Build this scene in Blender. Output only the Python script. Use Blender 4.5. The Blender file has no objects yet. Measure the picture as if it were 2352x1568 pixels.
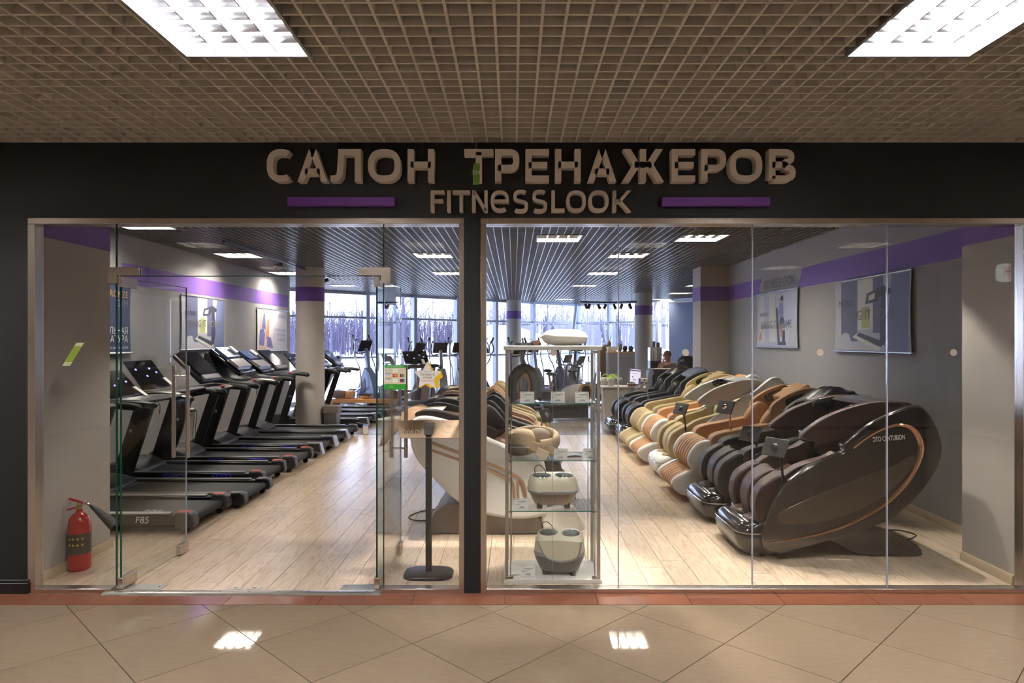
import bpy, bmesh, math, random
from math import pi, sin, cos, radians
import numpy as np
from mathutils import Vector, Matrix
from mathutils.geometry import delaunay_2d_cdt
random.seed(7)
SC = bpy.context.scene
COL = SC.collection
# ------------------------------------------------------------------ camera
F = 1568.0; D0 = 4.68; H = 1.72           # focal (px of a 2352 wide frame), distance to shopfront, eye height
cam = bpy.data.cameras.new('camera'); cam.sensor_width = 36; cam.lens = 36*F/2352
cam.shift_x = -4/2352; cam.shift_y = -2/2352
cam.clip_start = 0.05; cam.clip_end = 400
camo = bpy.data.objects.new('camera', cam); COL.objects.link(camo)
camo.location = (0, -D0, H); camo.rotation_euler = (pi/2, 0, 0)
SC.camera = camo
# ------------------------------------------------------------------ world, sun, exposure
vs = SC.view_settings
vs.view_transform = 'Standard'; vs.look = 'None'; vs.exposure = 1.5; vs.gamma = 1.0; vs.use_curve_mapping = False
w = bpy.data.worlds.new('world'); SC.world = w; w.use_nodes = True
bg = w.node_tree.nodes['Background']; bg.inputs[0].default_value = (0.64, 0.73, 1.0, 1); bg.inputs[1].default_value = 3.2
sl = bpy.data.lights.new('sun', 'SUN'); sl.energy = 2.2; sl.angle = 0.02; sl.color = (1, .95, .88)
so = bpy.data.objects.new('sun', sl); COL.objects.link(so)
so.rotation_euler = (radians(62), 0, radians(196))
E_MALL, E_SHOP = 66.0, 35.0
SC.cycles.max_bounces = 8; SC.cycles.transparent_max_bounces = 20; SC.cycles.adaptive_threshold = .02; SC.cycles.glossy_bounces = 4
SC.cycles.diffuse_bounces = 4; SC.cycles.sample_clamp_indirect = 4.0; SC.cycles.use_denoising = True
SC.cycles.caustics_reflective = False; SC.cycles.caustics_refractive = False

# ------------------------------------------------------------------ helpers
def s2l(c):
    c = c/255.0
    return c/12.92 if c <= .04045 else ((c+.055)/1.055)**2.4
def rgb(r, g, b): return (s2l(r), s2l(g), s2l(b))
def px(x, y, d):                                   # photo pixel at distance d from the camera -> world point
    return Vector(((x-1180)*d/F, d-D0, H-(y-782)*d/F))
MATS = {}
def mat(name, col=(.5, .5, .5), rough=.5, metal=0., spec=.5, emit=0, coat=0, bump=0, bscale=60, var=0, vscale=4, rnd=0, emit_col=None):
    if name in MATS: return MATS[name]
    m = bpy.data.materials.new(name); m.use_nodes = True; MATS[name] = m
    nt = m.node_tree; N = nt.nodes; L = nt.links; b = N['Principled BSDF']
    b.inputs['Base Color'].default_value = (*col, 1); b.inputs['Roughness'].default_value = rough
    b.inputs['Metallic'].default_value = metal; b.inputs['Specular IOR Level'].default_value = spec
    b.inputs['Coat Weight'].default_value = coat; b.inputs['Coat Roughness'].default_value = .08
    if emit:
        b.inputs['Emission Color'].default_value = (*(emit_col or col), 1); b.inputs['Emission Strength'].default_value = emit
    if var or rnd or bump:
        tc = N.new('ShaderNodeTexCoord')
    if var or rnd:
        hs = N.new('ShaderNodeHueSaturation'); hs.inputs['Color'].default_value = (*col, 1)
        L.new(hs.outputs[0], b.inputs['Base Color'])
        mr = N.new('ShaderNodeMath'); mr.operation = 'MULTIPLY_ADD'; mr.inputs[1].default_value = 2*(var or rnd); mr.inputs[2].default_value = 1-(var or rnd)
        if var:
            nz = N.new('ShaderNodeTexNoise'); nz.inputs['Scale'].default_value = vscale; nz.inputs['Detail'].default_value = 4
            L.new(tc.outputs['Object'], nz.inputs[0]); L.new(nz.outputs[0], mr.inputs[0])
        else:
            oi = N.new('ShaderNodeObjectInfo'); L.new(oi.outputs['Random'], mr.inputs[0])
        L.new(mr.outputs[0], hs.inputs['Value'])
    if bump:
        nz2 = N.new('ShaderNodeTexNoise'); nz2.inputs['Scale'].default_value = bscale; nz2.inputs['Detail'].default_value = 3
        bp = N.new('ShaderNodeBump'); bp.inputs['Strength'].default_value = bump; bp.inputs['Distance'].default_value = .01
        L.new(tc.outputs['Object'], nz2.inputs[0]); L.new(nz2.outputs[0], bp.inputs['Height']); L.new(bp.outputs[0], b.inputs['Normal'])
    return m
def glass(name, tint=(.968, .98, .976), refl=1.0, ior=1.45, dim=.0):
    if name in MATS: return MATS[name]
    m = bpy.data.materials.new(name); m.use_nodes = True; MATS[name] = m
    nt = m.node_tree; N = nt.nodes; L = nt.links
    for n in list(N): N.remove(n)
    o = N.new('ShaderNodeOutputMaterial'); t = N.new('ShaderNodeBsdfTransparent'); g = N.new('ShaderNodeBsdfGlossy')
    t.inputs[0].default_value = (*tint, 1); g.inputs['Roughness'].default_value = 0.0; g.inputs[0].default_value = (refl, refl, refl, 1)
    lw = N.new('ShaderNodeLayerWeight'); lw.inputs[0].default_value = .5
    pw = N.new('ShaderNodeMath'); pw.operation = 'POWER'; pw.inputs[1].default_value = 5; L.new(lw.outputs['Facing'], pw.inputs[0])
    fr = N.new('ShaderNodeMath'); fr.operation = 'MULTIPLY_ADD'; fr.inputs[1].default_value = .9; fr.inputs[2].default_value = .045; fr.use_clamp = True; L.new(pw.outputs[0], fr.inputs[0])
    mx = N.new('ShaderNodeMixShader'); L.new(fr.outputs[0], mx.inputs[0]); L.new(t.outputs[0], mx.inputs[1]); L.new(g.outputs[0], mx.inputs[2])
    L.new(mx.outputs[0], o.inputs[0])
    return m

def catmull(pts, n=6, closed=False):
    P = [Vector(p) for p in pts]; out = []; k = len(P)
    rng = range(k) if closed else range(k-1)
    for i in rng:
        p0 = P[(i-1) % k] if closed or i > 0 else P[i]
        p1 = P[i]; p2 = P[(i+1) % k]
        p3 = P[(i+2) % k] if closed or i+2 < k else p2
        for j in range(n):
            t = j/n
            out.append(.5*((2*p1)+(-p0+p2)*t+(2*p0-5*p1+4*p2-p3)*t*t+(-p0+3*p1-3*p2+p3)*t**3))
    if not closed: out.append(P[-1])
    return [tuple(v) for v in out]
def rrect(w_, h_, r, n=5, cx=0, cy=0):
    pts = []
    for (sx, sy, a0) in ((1, 1, 0), (-1, 1, 90), (-1, -1, 180), (1, -1, 270)):
        for j in range(n+1):
            a = radians(a0+90*j/n); pts.append((cx+sx*(w_/2-r)+r*cos(a), cy+sy*(h_/2-r)+r*sin(a)))
    return pts

class MB:
    def __init__(s): s.v = []; s.f = []
    def add(s, vs_, fs):
        o = len(s.v); s.v += [tuple(v) for v in vs_]; s.f += [tuple(i+o for i in f) for f in fs]; return s
    def bx(s, x0, x1, y0, y1, z0, z1):
        return s.add([(x0, y0, z0), (x1, y0, z0), (x1, y1, z0), (x0, y1, z0), (x0, y0, z1), (x1, y0, z1), (x1, y1, z1), (x0, y1, z1)],
                     [(0, 3, 2, 1), (4, 5, 6, 7), (0, 1, 5, 4), (1, 2, 6, 5), (2, 3, 7, 6), (3, 0, 4, 7)])
    def obox(s, c, size, M=None):
        a, b, d = [q/2 for q in size]; M = M or Matrix()
        vs_ = [Vector(c)+(M.to_3x3() @ Vector(p)) for p in ((-a, -b, -d), (a, -b, -d), (a, b, -d), (-a, b, -d), (-a, -b, d), (a, -b, d), (a, b, d), (-a, b, d))]
        return s.add(vs_, [(0, 3, 2, 1), (4, 5, 6, 7), (0, 1, 5, 4), (1, 2, 6, 5), (2, 3, 7, 6), (3, 0, 4, 7)])
    def beam(s, p, q, wy, h):                      # box from p to q; wy thickness along local side, h along the other
        p, q = Vector(p), Vector(q); d = (q-p); L_ = d.length; d.normalize()
        up = Vector((0, 0, 1)) if abs(d.z) < .95 else Vector((1, 0, 0))
        sd = d.cross(up).normalized(); u = sd.cross(d).normalized()
        M = Matrix((d, sd, u)).transposed()
        return s.obox((p+q)/2, (L_, wy, h), M)
    def prism(s, poly, a, b, ax='y'):              # extrude a 2D outline between a and b along an axis
        n = len(poly)
        def mp(u, v, t):
            return {'y': (u, t, v), 'x': (t, u, v), 'z': (u, v, t)}[ax]
        vs_ = [mp(p[0], p[1], a) for p in poly]+[mp(p[0], p[1], b) for p in poly]
        fs = [tuple(range(n)), tuple(range(2*n-1, n-1, -1))]
        fs += [(i, i+n, (i+1) % n+n, (i+1) % n) for i in range(n)]
        return s.add(vs_, fs)
    def tube(s, pts, r, seg=8, cap=True, closed=False, flat=1.0):
        P = [Vector(p) for p in pts]; n = len(P)
        rr = r if isinstance(r, (list, tuple)) else [r]*n
        o = []; prev = None
        for i in range(n):
            t = (P[(i+1) % n]-P[i-1]) if closed else (P[min(i+1, n-1)]-P[max(i-1, 0)])
            t = t.normalized() if t.length > 1e-9 else Vector((1, 0, 0))
            if prev is None:
                up = Vector((0, 0, 1)) if abs(t.z) < .9 else Vector((0, 1, 0))
                a = t.cross(up).normalized()
            else:
                a = (prev-t*prev.dot(t)); a = a.normalized() if a.length > 1e-6 else t.orthogonal().normalized()
            prev = a; b = t.cross(a)
            for j in range(seg):
                th = 2*pi*j/seg; o.append(P[i]+rr[i]*(cos(th)*a*flat+sin(th)*b))
        fs = []
        for i in range(n if closed else n-1):
            for j in range(seg):
                i2 = (i+1) % n
                fs.append((i*seg+j, i*seg+(j+1) % seg, i2*seg+(j+1) % seg, i2*seg+j))
        if cap and not closed:
            fs.append(tuple(range(seg-1, -1, -1))); fs.append(tuple((n-1)*seg+j for j in range(seg)))
        return s.add(o, fs)
    def lathe(s, prof, seg=24, c=(0, 0, 0), ax='z'):
        o = []; n = len(prof)
        for (r, z) in prof:
            for j in range(seg):
                a = 2*pi*j/seg
                p = {'z': (r*cos(a), r*sin(a), z), 'y': (r*cos(a), z, r*sin(a)), 'x': (z, r*cos(a), r*sin(a))}[ax]
                o.append((c[0]+p[0], c[1]+p[1], c[2]+p[2]))
        fs = [(i*seg+j, i*seg+(j+1) % seg, (i+1)*seg+(j+1) % seg, (i+1)*seg+j) for i in range(n-1) for j in range(seg)]
        fs += [tuple(range(seg-1, -1, -1)), tuple((n-1)*seg+j for j in range(seg))]
        return s.add(o, fs)
    def loft(s, rings, cap=True):
        n = len(rings[0]); o = [p for r in rings for p in r]
        fs = [(i*n+j, i*n+(j+1) % n, (i+1)*n+(j+1) % n, (i+1)*n+j) for i in range(len(rings)-1) for j in range(n)]
        if cap: fs += [tuple(range(n-1, -1, -1)), tuple((len(rings)-1)*n+j for j in range(n))]
        return s.add(o, fs)
    def ell(s, c, r, seg=16, rows=10, M=None, e=1.0):
        M = M or Matrix(); rings = []
        sg = lambda t: math.copysign(abs(t)**e, t)
        for i in range(1, rows):
            ph = -pi/2+pi*i/rows
            rings.append([Vector(c)+M.to_3x3() @ Vector((r[0]*sg(cos(ph))*sg(cos(2*pi*j/seg)), r[1]*sg(cos(ph))*sg(sin(2*pi*j/seg)), r[2]*sg(sin(ph)))) for j in range(seg)])
        return s.loft(rings)
    def quad(s, a, b, c, d): return s.add([a, b, c, d], [(0, 1, 2, 3)])
    def ribbon(s, line, w_, a, b, fn=None, closed=False):   # stroke of width w_ in 2D, extruded from a to b along y
        P = [Vector((p[0], p[1])) for p in line]; n = len(P); lf, rt = [], []
        for i in range(n):
            pv = P[i-1] if (closed or i > 0) else None; nx = P[(i+1) % n] if (closed or i < n-1) else None
            d1 = (P[i]-pv).normalized() if pv is not None else None; d2 = (nx-P[i]).normalized() if nx is not None else None
            d1 = d1 or d2; d2 = d2 or d1
            n1 = Vector((-d1.y, d1.x)); n2 = Vector((-d2.y, d2.x)); m = (n1+n2).normalized()
            k = min(1/max(m.dot(n1), .3), 2.5)*w_/2
            lf.append(P[i]+m*k); rt.append(P[i]-m*k)
        vs_ = []
        for q in (a, b):
            for arr in (lf, rt): vs_ += [(p.x, q, p.y) for p in arr]
        fs = []; R = range(n if closed else n-1)
        for i in R:
            j = (i+1) % n
            fs += [(i, j, n+j, n+i), (2*n+i, 3*n+i, 3*n+j, 2*n+j), (i, 2*n+i, 2*n+j, j), (n+i, n+j, 3*n+j, 3*n+i)]
        if not closed:
            fs += [(0, n, 3*n, 2*n), (n-1, 3*n-1, 4*n-1, 2*n-1)]
        return s.add(vs_, fs)
    def xf(s, M): s.v = [tuple(M @ Vector(v)) for v in s.v]; return s
    def mesh(s, name, m, smooth=35, fix=True):
        me = bpy.data.meshes.new(name); me.from_pydata(s.v, [], s.f); 
        if fix:
            b = bmesh.new(); b.from_mesh(me); bmesh.ops.recalc_face_normals(b, faces=b.faces); b.to_mesh(me); b.free()
        if smooth:
            for p in me.polygons: p.use_smooth = True
            me.set_sharp_from_angle(angle=radians(smooth))
        me.materials.append(m); me.update(); return me
    def build(s, name, m, parent=None, bevel=0, bseg=2, sub=0, smooth=35, loc=None, rot=None, label=None):
        o = bpy.data.objects.new(name, s.mesh(name, m, smooth)); COL.objects.link(o)
        if parent is not None: o.parent = parent
        if loc is not None: o.location = loc
        if rot is not None: o.rotation_euler = rot
        if bevel:
            md = o.modifiers.new('bevel', 'BEVEL'); md.width = bevel; md.segments = bseg; md.limit_method = 'ANGLE'; md.angle_limit = radians(40); md.harden_normals = False
        if sub:
            md = o.modifiers.new('sub', 'SUBSURF'); md.levels = sub; md.render_levels = sub
        if label: o['label'] = label
        return o
def tag(o, label=None, cat=None, group=None, kind=None):
    if label: o['label'] = label
    if cat: o['category'] = cat
    if group: o['group'] = group
    if kind: o['kind'] = kind
    return o
def thing(name, label, cat, loc=(0, 0, 0), rz=0, group=None):
    o = bpy.data.objects.new(name, None); COL.objects.link(o); o.empty_display_size = .1
    o.location = loc; o.rotation_euler = (0, 0, rz); return tag(o, label, cat, group)
def struct(name, mb, m, label=None, **k):
    o = mb.build(name, m, **k); o['kind'] = 'structure'
    if label: o['label'] = label
    return o
def copy_tree(o, parent=None):
    c = o.copy(); COL.objects.link(c)
    if parent is not None: c.parent = parent
    for ch in [q for q in o.children]: copy_tree(ch, c)
    return c
def share(name, me, parent, loc=(0, 0, 0), rot=(0, 0, 0), scale=(1, 1, 1)):
    o = bpy.data.objects.new(name, me); COL.objects.link(o); o.parent = parent
    o.location = loc; o.rotation_euler = rot; o.scale = scale; return o
def text(name, s, size, m, parent, M, extr=.0, align='CENTER', width=None, spacing=1.0, offset=0, shear=0):
    # flat lettering: outlines of the built-in font, filled by winding number
    c = bpy.data.curves.new(name, 'FONT'); c.body = s; c.size = 1; c.align_x = align; c.align_y = 'CENTER'; c.fill_mode = 'NONE'
    c.space_character = spacing; c.resolution_u = 3; c.shear = shear
    t = bpy.data.objects.new('tmp', c); COL.objects.link(t)
    bpy.context.view_layer.update()
    src = bpy.data.meshes.new_from_object(t.evaluated_get(bpy.context.evaluated_depsgraph_get()))
    P = [Vector((v.co.x, v.co.y)) for v in src.vertices]; E = [tuple(e_.vertices) for e_ in src.edges]
    bpy.data.objects.remove(t); bpy.data.curves.remove(c); bpy.data.meshes.remove(src)
    # orient every edge along its spline: consecutive indices run forward, the closing edge runs last -> first
    E = [(a, b) if abs(a-b) == 1 and a < b else ((b, a) if abs(a-b) == 1 else (max(a, b), min(a, b))) for a, b in E]
    vo, eo, fo_, *_ = delaunay_2d_cdt(P, E, [], 0, 1e-6)
    A = np.array([P[a] for a, b in E]); B = np.array([P[b] for a, b in E]); keep = []
    for f in fo_:
        q = sum((vo[i] for i in f), Vector((0, 0)))/len(f)
        up = (A[:, 1] <= q.y) & (B[:, 1] > q.y); dn = (A[:, 1] > q.y) & (B[:, 1] <= q.y)
        sd = (B[:, 0]-A[:, 0])*(q.y-A[:, 1])-(q.x-A[:, 0])*(B[:, 1]-A[:, 1])
        if int(np.sum(up & (sd > 0)))-int(np.sum(dn & (sd < 0))): keep.append(tuple(f))
    k = size; kx = size
    if width:
        xs = [v.x for v in vo]; kx = width/max(max(xs)-min(xs), 1e-6)
    me = bpy.data.meshes.new(name); me.from_pydata([(v.x*kx, v.y*k, extr) for v in vo], [], keep); me.materials.append(m)
    b_ = bmesh.new(); b_.from_mesh(me); bmesh.ops.delete(b_, geom=[v for v in b_.verts if not v.link_faces], context='VERTS'); b_.to_mesh(me); b_.free()
    o = bpy.data.objects.new(name, me); COL.objects.link(o)
    if parent is not None: o.parent = parent
    o.matrix_local = M; return o
def face(loc, right, up):                          # matrix with local x=right, y=up, z=normal
    r = Vector(right).normalized(); u = Vector(up).normalized(); n = r.cross(u)
    M = Matrix((r, u, n)).transposed().to_4x4(); M.translation = Vector(loc); return M
FRONT = ((1, 0, 0), (0, 0, 1))                     # a face that looks towards -Y

# ------------------------------------------------------------------ materials
m_black = mat('black_panel', rgb(15, 14, 17), .6)
m_steel = mat('brushed_steel', (.64, .57, .51), .26, .95, bump=.04, bscale=90)
m_alu = mat('aluminium', (.6, .58, .56), .35, 1)
m_alud = mat('dull_aluminium', (.42, .42, .42), .45, .8)
m_glass = glass('shop_glass')
m_glassw = glass('window_glass', (.95, .97, 1))
m_edge = mat('glass_edge', rgb(14, 62, 50), .15, 0, .6)
m_wall = mat('wall_greige', rgb(176, 170, 163), .85, var=.03, vscale=2, bump=.08, bscale=160)
m_wallg = mat('wall_grey', rgb(160, 158, 158), .85, var=.02, bump=.08, bscale=160)
m_purple = mat('purple_paint', rgb(116, 84, 166), .7)
m_signpur = mat('purple_sign', rgb(128, 70, 186), .4)
m_letter = mat('letter_acrylic', rgb(246, 236, 228), .55)
m_bar = mat('ceiling_bar_paint', rgb(216, 209, 200), .42)
m_barshop = mat('ceiling_bar_shop', rgb(150, 150, 150), .3, .35)
m_plenum = mat('plenum', rgb(66, 62, 58), .9)
m_white = mat('white_plastic', rgb(232, 230, 226), .35)
m_whitel = mat('white_laminate', rgb(226, 222, 216), .45)
m_blk = mat('black_plastic', rgb(20, 20, 22), .38)
m_blkg = mat('black_gloss', rgb(12, 12, 14), .08, coat=.6)
m_rub = mat('rubber', rgb(24, 24, 25), .7)
m_belt = mat('treadmill_belt', rgb(34, 34, 35), .62, bump=.1, bscale=300)
m_dgrey = mat('dark_grey_plastic', rgb(58, 58, 60), .42)
m_mgrey = mat('mid_grey_plastic', rgb(112, 112, 114), .4)
m_silver = mat('silver_plastic', rgb(172, 172, 176), .28, .6)
m_chrome = mat('chrome', (.75, .74, .73), .08, 1)
m_red = mat('red_plastic', rgb(176, 34, 32), .4)
m_blue = mat('blue_spring', rgb(40, 48, 200), .4)
m_screen = mat('dark_screen', rgb(10, 12, 16), .06, coat=.5)
m_skirt = mat('oak_skirting', rgb(196, 178, 148), .5)
m_cable = mat('black_cable', rgb(14, 14, 15), .5)
m_paper = mat('paper', rgb(236, 234, 230), .7)
m_ink = mat('print_ink', rgb(40, 40, 44), .7)
m_inkg = mat('print_ink_grey', rgb(120, 122, 130), .7)
m_beige = mat('beige_fabric', rgb(196, 172, 142), .8, bump=.15, bscale=250)
m_cream = mat('cream_plastic', rgb(222, 214, 190), .4)
m_greyf = mat('grey_fabric', rgb(104, 104, 104), .9, bump=.2, bscale=250)
m_wood = mat('light_wood', rgb(206, 150, 92), .5, var=.08, vscale=8)
# ================================================================== floors
def tile_mat(name, c, rough, rnd=.05):
    m = mat(name, c, rough, var=.0, rnd=rnd, bump=0); nt = m.node_tree; N = nt.nodes; L = nt.links
    hs = [n for n in N if n.type == 'HUE_SAT'][0]; tc = [n for n in N if n.type == 'TEX_COORD'][0]
    nz = N.new('ShaderNodeTexNoise'); nz.inputs['Scale'].default_value = 9; nz.inputs['Detail'].default_value = 6
    mp = N.new('ShaderNodeMapping'); mp.inputs['Scale'].default_value = (1, 3, 1); L.new(tc.outputs['Object'], mp.inputs[0]); L.new(mp.outputs[0], nz.inputs[0])
    rp = N.new('ShaderNodeMapRange'); rp.inputs[3].default_value = .9; rp.inputs[4].default_value = 1.1; L.new(nz.outputs[0], rp.inputs[0])
    mx = N.new('ShaderNodeMix'); mx.data_type = 'RGBA'; mx.blend_type = 'MULTIPLY'; mx.inputs[0].default_value = 1
    mx.inputs[6].default_value = (*c, 1); L.new(rp.outputs[0], mx.inputs[7]); L.new(mx.outputs[2], hs.inputs['Color'])
    return m
m_tile = tile_mat('polished_tile', rgb(124, 108, 91), .035)
[n for n in m_tile.node_tree.nodes if n.type == 'BSDF_PRINCIPLED'][0].inputs['Specular IOR Level'].default_value = .2
m_band = tile_mat('red_brown_tile', rgb(122, 76, 57), .15, .06)
m_grout = mat('grout', rgb(70, 56, 44), .9)
def wood_mat(name, c1, c2, rough, per_obj=True):
    m = bpy.data.materials.new(name); m.use_nodes = True; nt = m.node_tree; N = nt.nodes; L = nt.links; b = N['Principled BSDF']
    tc = N.new('ShaderNodeTexCoord'); oi = N.new('ShaderNodeObjectInfo')
    ad = N.new('ShaderNodeVectorMath'); ad.operation = 'ADD'
    ml = N.new('ShaderNodeVectorMath'); ml.operation = 'SCALE'; ml.inputs[3].default_value = 31.0
    cx = N.new('ShaderNodeCombineXYZ'); L.new(oi.outputs['Random'], cx.inputs[0]); L.new(oi.outputs['Random'], cx.inputs[1])
    L.new(cx.outputs[0], ml.inputs[0]); L.new(tc.outputs['Object'], ad.inputs[0]); L.new(ml.outputs[0], ad.inputs[1])
    mp = N.new('ShaderNodeMapping'); mp.inputs['Scale'].default_value = (9, .8, 1); L.new(ad.outputs[0], mp.inputs[0])
    nz = N.new('ShaderNodeTexNoise'); nz.inputs['Scale'].default_value = 1.6; nz.inputs['Detail'].default_value = 1.5; L.new(mp.outputs[0], nz.inputs[0])
    mm = N.new('ShaderNodeMath'); mm.operation = 'MULTIPLY'; mm.inputs[1].default_value = 14; L.new(nz.outputs[0], mm.inputs[0])
    fr = N.new('ShaderNodeMath'); fr.operation = 'PINGPONG'; fr.inputs[1].default_value = 1; L.new(mm.outputs[0], fr.inputs[0])
    pw = N.new('ShaderNodeMath'); pw.operation = 'POWER'; pw.inputs[1].default_value = 3; L.new(fr.outputs[0], pw.inputs[0])
    mp2 = N.new('ShaderNodeMapping'); mp2.inputs['Scale'].default_value = (120, 5, 1); L.new(ad.outputs[0], mp2.inputs[0])
    n2 = N.new('ShaderNodeTexNoise'); n2.inputs['Scale'].default_value = 1; L.new(mp2.outputs[0], n2.inputs[0])
    av = N.new('ShaderNodeMath'); av.operation = 'MULTIPLY_ADD'; av.inputs[1].default_value = .5; L.new(n2.outputs[0], av.inputs[0]); L.new(pw.outputs[0], av.inputs[2])
    mx = N.new('ShaderNodeMix'); mx.data_type = 'RGBA'; mx.inputs[6].default_value = (*c1, 1); mx.inputs[7].default_value = (*c2, 1)
    rp = N.new('ShaderNodeMapRange'); rp.inputs[2].default_value = 1.5; L.new(av.outputs[0], rp.inputs[0]); L.new(rp.outputs[0], mx.inputs[0])
    hs = N.new('ShaderNodeHueSaturation'); L.new(mx.outputs[2], hs.inputs['Color'])
    r2 = N.new('ShaderNodeMapRange'); r2.inputs[3].default_value = .93; r2.inputs[4].default_value = 1.05; L.new(oi.outputs['Random'], r2.inputs[0]); L.new(r2.outputs[0], hs.inputs['Value'])
    L.new(hs.outputs[0], b.inputs['Base Color']); b.inputs['Roughness'].default_value = rough
    MATS[name] = m; return m
m_oak = wood_mat('oak_laminate', rgb(214, 194, 172), rgb(188, 164, 139), .24)
m_oakd = wood_mat('grey_laminate', rgb(156, 142, 132), rgb(138, 124, 114), .24)
# --- mall floor: slab with tiles laid on the diagonal
mall = struct('floor_mall', MB().bx(-8.5, 8.5, -9, -.232, -.06, -.008), m_grout, 'polished beige tiled mall corridor floor')
def clip(poly, axis, lim, keep_less):
    out = []; n = len(poly)
    for i in range(n):
        a, b = poly[i], poly[(i+1) % n]; ia = (a[axis] <= lim) == keep_less; ib = (b[axis] <= lim) == keep_less
        if ia: out.append(a)
        if ia != ib:
            t = (lim-a[axis])/(b[axis]-a[axis]); out.append((a[0]+t*(b[0]-a[0]), a[1]+t*(b[1]-a[1])))
    return out
e = .4435; g = .0035
full = MB().prism([(0, -e+g), (e-g, 0), (0, e-g), (-e+g, 0)], -.008, 0, 'z').mesh('tile', m_tile, 0)
for i in range(-14, 15):
    for j in range(-14, 15):
        cx_, cy_ = -2.793+e+(i+j)*e, -.358+(j-i)*e
        if cy_-e > -.24 or cy_ < -3.4 or abs(cx_) > 4.6: continue
        if cy_+e <= -.236: share('tile', full, mall, (cx_, cy_, 0))
        else:
            p = clip([(0, -e+g), (e-g, 0), (0, e-g), (-e+g, 0)], 1, -.236-cy_, True)
            if len(p) > 2: MB().prism(p, -.008, 0, 'z').build('tile', m_tile, mall, smooth=0, loc=(cx_, cy_, 0))
far = MB()
for i in range(-30, 31):
    for j in range(-30, 31):
        cx_, cy_ = -2.793+e+(i+j)*e, -.358+(j-i)*e
        if -8.6 < cy_ and abs(cx_) < 8.3 and (cy_ < -3.4 or (abs(cx_) > 4.6 and cy_+e < -.24)):
            far.prism([(cx_, cy_-e+g), (cx_+e-g, cy_), (cx_, cy_+e-g), (cx_-e+g, cy_)], -.008, 0, 'z')
far.build('tile_field', m_tile, mall, smooth=0)['kind'] = 'stuff'
band = struct('floor_threshold', MB().bx(-8.5, 8.5, -.232, .0, -.06, -.006), m_grout, 'red-brown tiled threshold band under the shopfront')
bt = MB().bx(-.304, .304, -.114, .114, -.006, .001).mesh('tile', m_band, 0)
for i in range(-11, 9): share('tile', bt, band, (1.164+.306+.612*(i-1), -.116, 0))
# --- shop floor: oak planks running in depth
shop_floor = struct('floor', MB().bx(-7.6, 7.1, 0, 21.4, -.06, -.012), m_grout, 'light oak plank floor inside the shop')
pw_, pl_ = .19, 1.21
pm = MB().bx(-pw_/2+.0016, pw_/2-.0016, -pl_/2+.0016, pl_/2-.0016, -.012, 0).mesh('plank', m_oak, 0)
cand = []; rest = MB(); rest2 = MB()
for i in range(-34, 28):
    x = (i+.5)*pw_; y = -random.random()*pl_
    while y < 7.8:
        y0, y1 = max(y, .0), min(y+pl_, 7.8)
        y += pl_
        if x < -5.06 or x > 4.0 or y1-y0 < .02: continue
        if y1 < .9 and (x < -3.5 or x > 3.7): continue
        cand.append((y0, y1, x))
cand.sort(key=lambda c: c[0]+abs(c[2])*.1)
for k, (y0, y1, x) in enumerate(cand):
    if k < 300: share('plank', pm, shop_floor, (x, (y0+y1)/2, 0), scale=(1, (y1-y0)/pl_, 1))
    else: rest.bx(x-pw_/2+.0016, x+pw_/2-.0016, y0+.0016, y1-.0016, -.012, 0)
rest.build('plank_field', m_oak, shop_floor, smooth=0)['kind'] = 'stuff'
for i in range(-39, 37):
    x = (i+.5)*pw_; y = 7.84-random.random()*pl_
    while y < 21.3:
        y0, y1 = max(y, 7.84), min(y+pl_, 21.3); y += pl_
        rest2.bx(x-pw_/2+.0016, x+pw_/2-.0016, y0+.0016, y1-.0016, -.012, 0)
rest2.build('plank_field', m_oakd, shop_floor, smooth=0)['kind'] = 'stuff'
struct('trim_1', MB().bx(-5.06, 4.0, 7.8, 7.84, -.01, .004), m_alud, 'metal transition strip across the shop floor')

# ================================================================== shell
m_wallw = mat('corridor_wall_white', rgb(238, 234, 228), .7)
struct('wall_mall_back', MB().bx(-8.5, 8.5, -9.2, -9, -.06, 3.8), m_wallw, 'plain wall across the corridor')
struct('wall_mall_left', MB().bx(-8.7, -8.5, -9, 0, -.06, 3.8), m_wallw, 'corridor end wall on the left')
struct('wall_mall_right', MB().bx(8.5, 8.7, -9, 0, -.06, 3.8), m_wallw, 'corridor end wall on the right')
struct('wall_fascia', MB().bx(-8.7, 8.7, -.02, .12, 2.556, 3.8), m_black, 'black fascia panel above the shopfront')
struct('wall_front_left', MB().bx(-8.7, -3.313, -.02, .12, 0, 2.556), m_black, 'black cladding left of the shopfront')
struct('wall_front_right', MB().bx(3.52, 8.7, -.02, .12, 0, 2.556), m_black, 'black cladding right of the shopfront')
struct('baseboard_front_left', MB().bx(-8.5, -3.3, -.05, -.02, 0, .075).bx(-8.5, -3.3, -.042, -.02, .075, .095), m_blk, 'black baseboard under the black cladding', bevel=.004)
struct('wall_post', MB().bx(-.337, -.227, -.03, .12, 0, 2.556), m_black, 'black post between the two shopfront bays')
struct('roof_slab', MB().bx(-8.7, 8.7, -9.2, 22.5, 3.8, 3.95), m_plenum, 'dark slab above the open ceiling grid')
ST0, ST1 = 2.46, 2.725
def wall(name, mb, label, m=None): return struct(name, mb, m or m_wall, label)
wall('wall_near_left', MB().bx(-5.2, -3.36, .12, 1.0, -.06, 3.8), 'projecting wall beside the left glass panel')
wall('wall_near_right', MB().bx(3.52, 4.2, .12, .68, -.06, 3.8), 'projecting wall beside the right glass panel')
wall('wall_left', MB().bx(-5.2, -5.06, 1.0, 10.6, -.06, 3.8), 'grey wall behind the treadmills', m_wallg)
wall('wall_left_return', MB().bx(-7.7, -5.06, 10.6, 10.75, -.06, 3.8).bx(-7.75, -7.6, 10.7, 11.7, -.06, 3.8), 'return wall at the far left')
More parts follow.
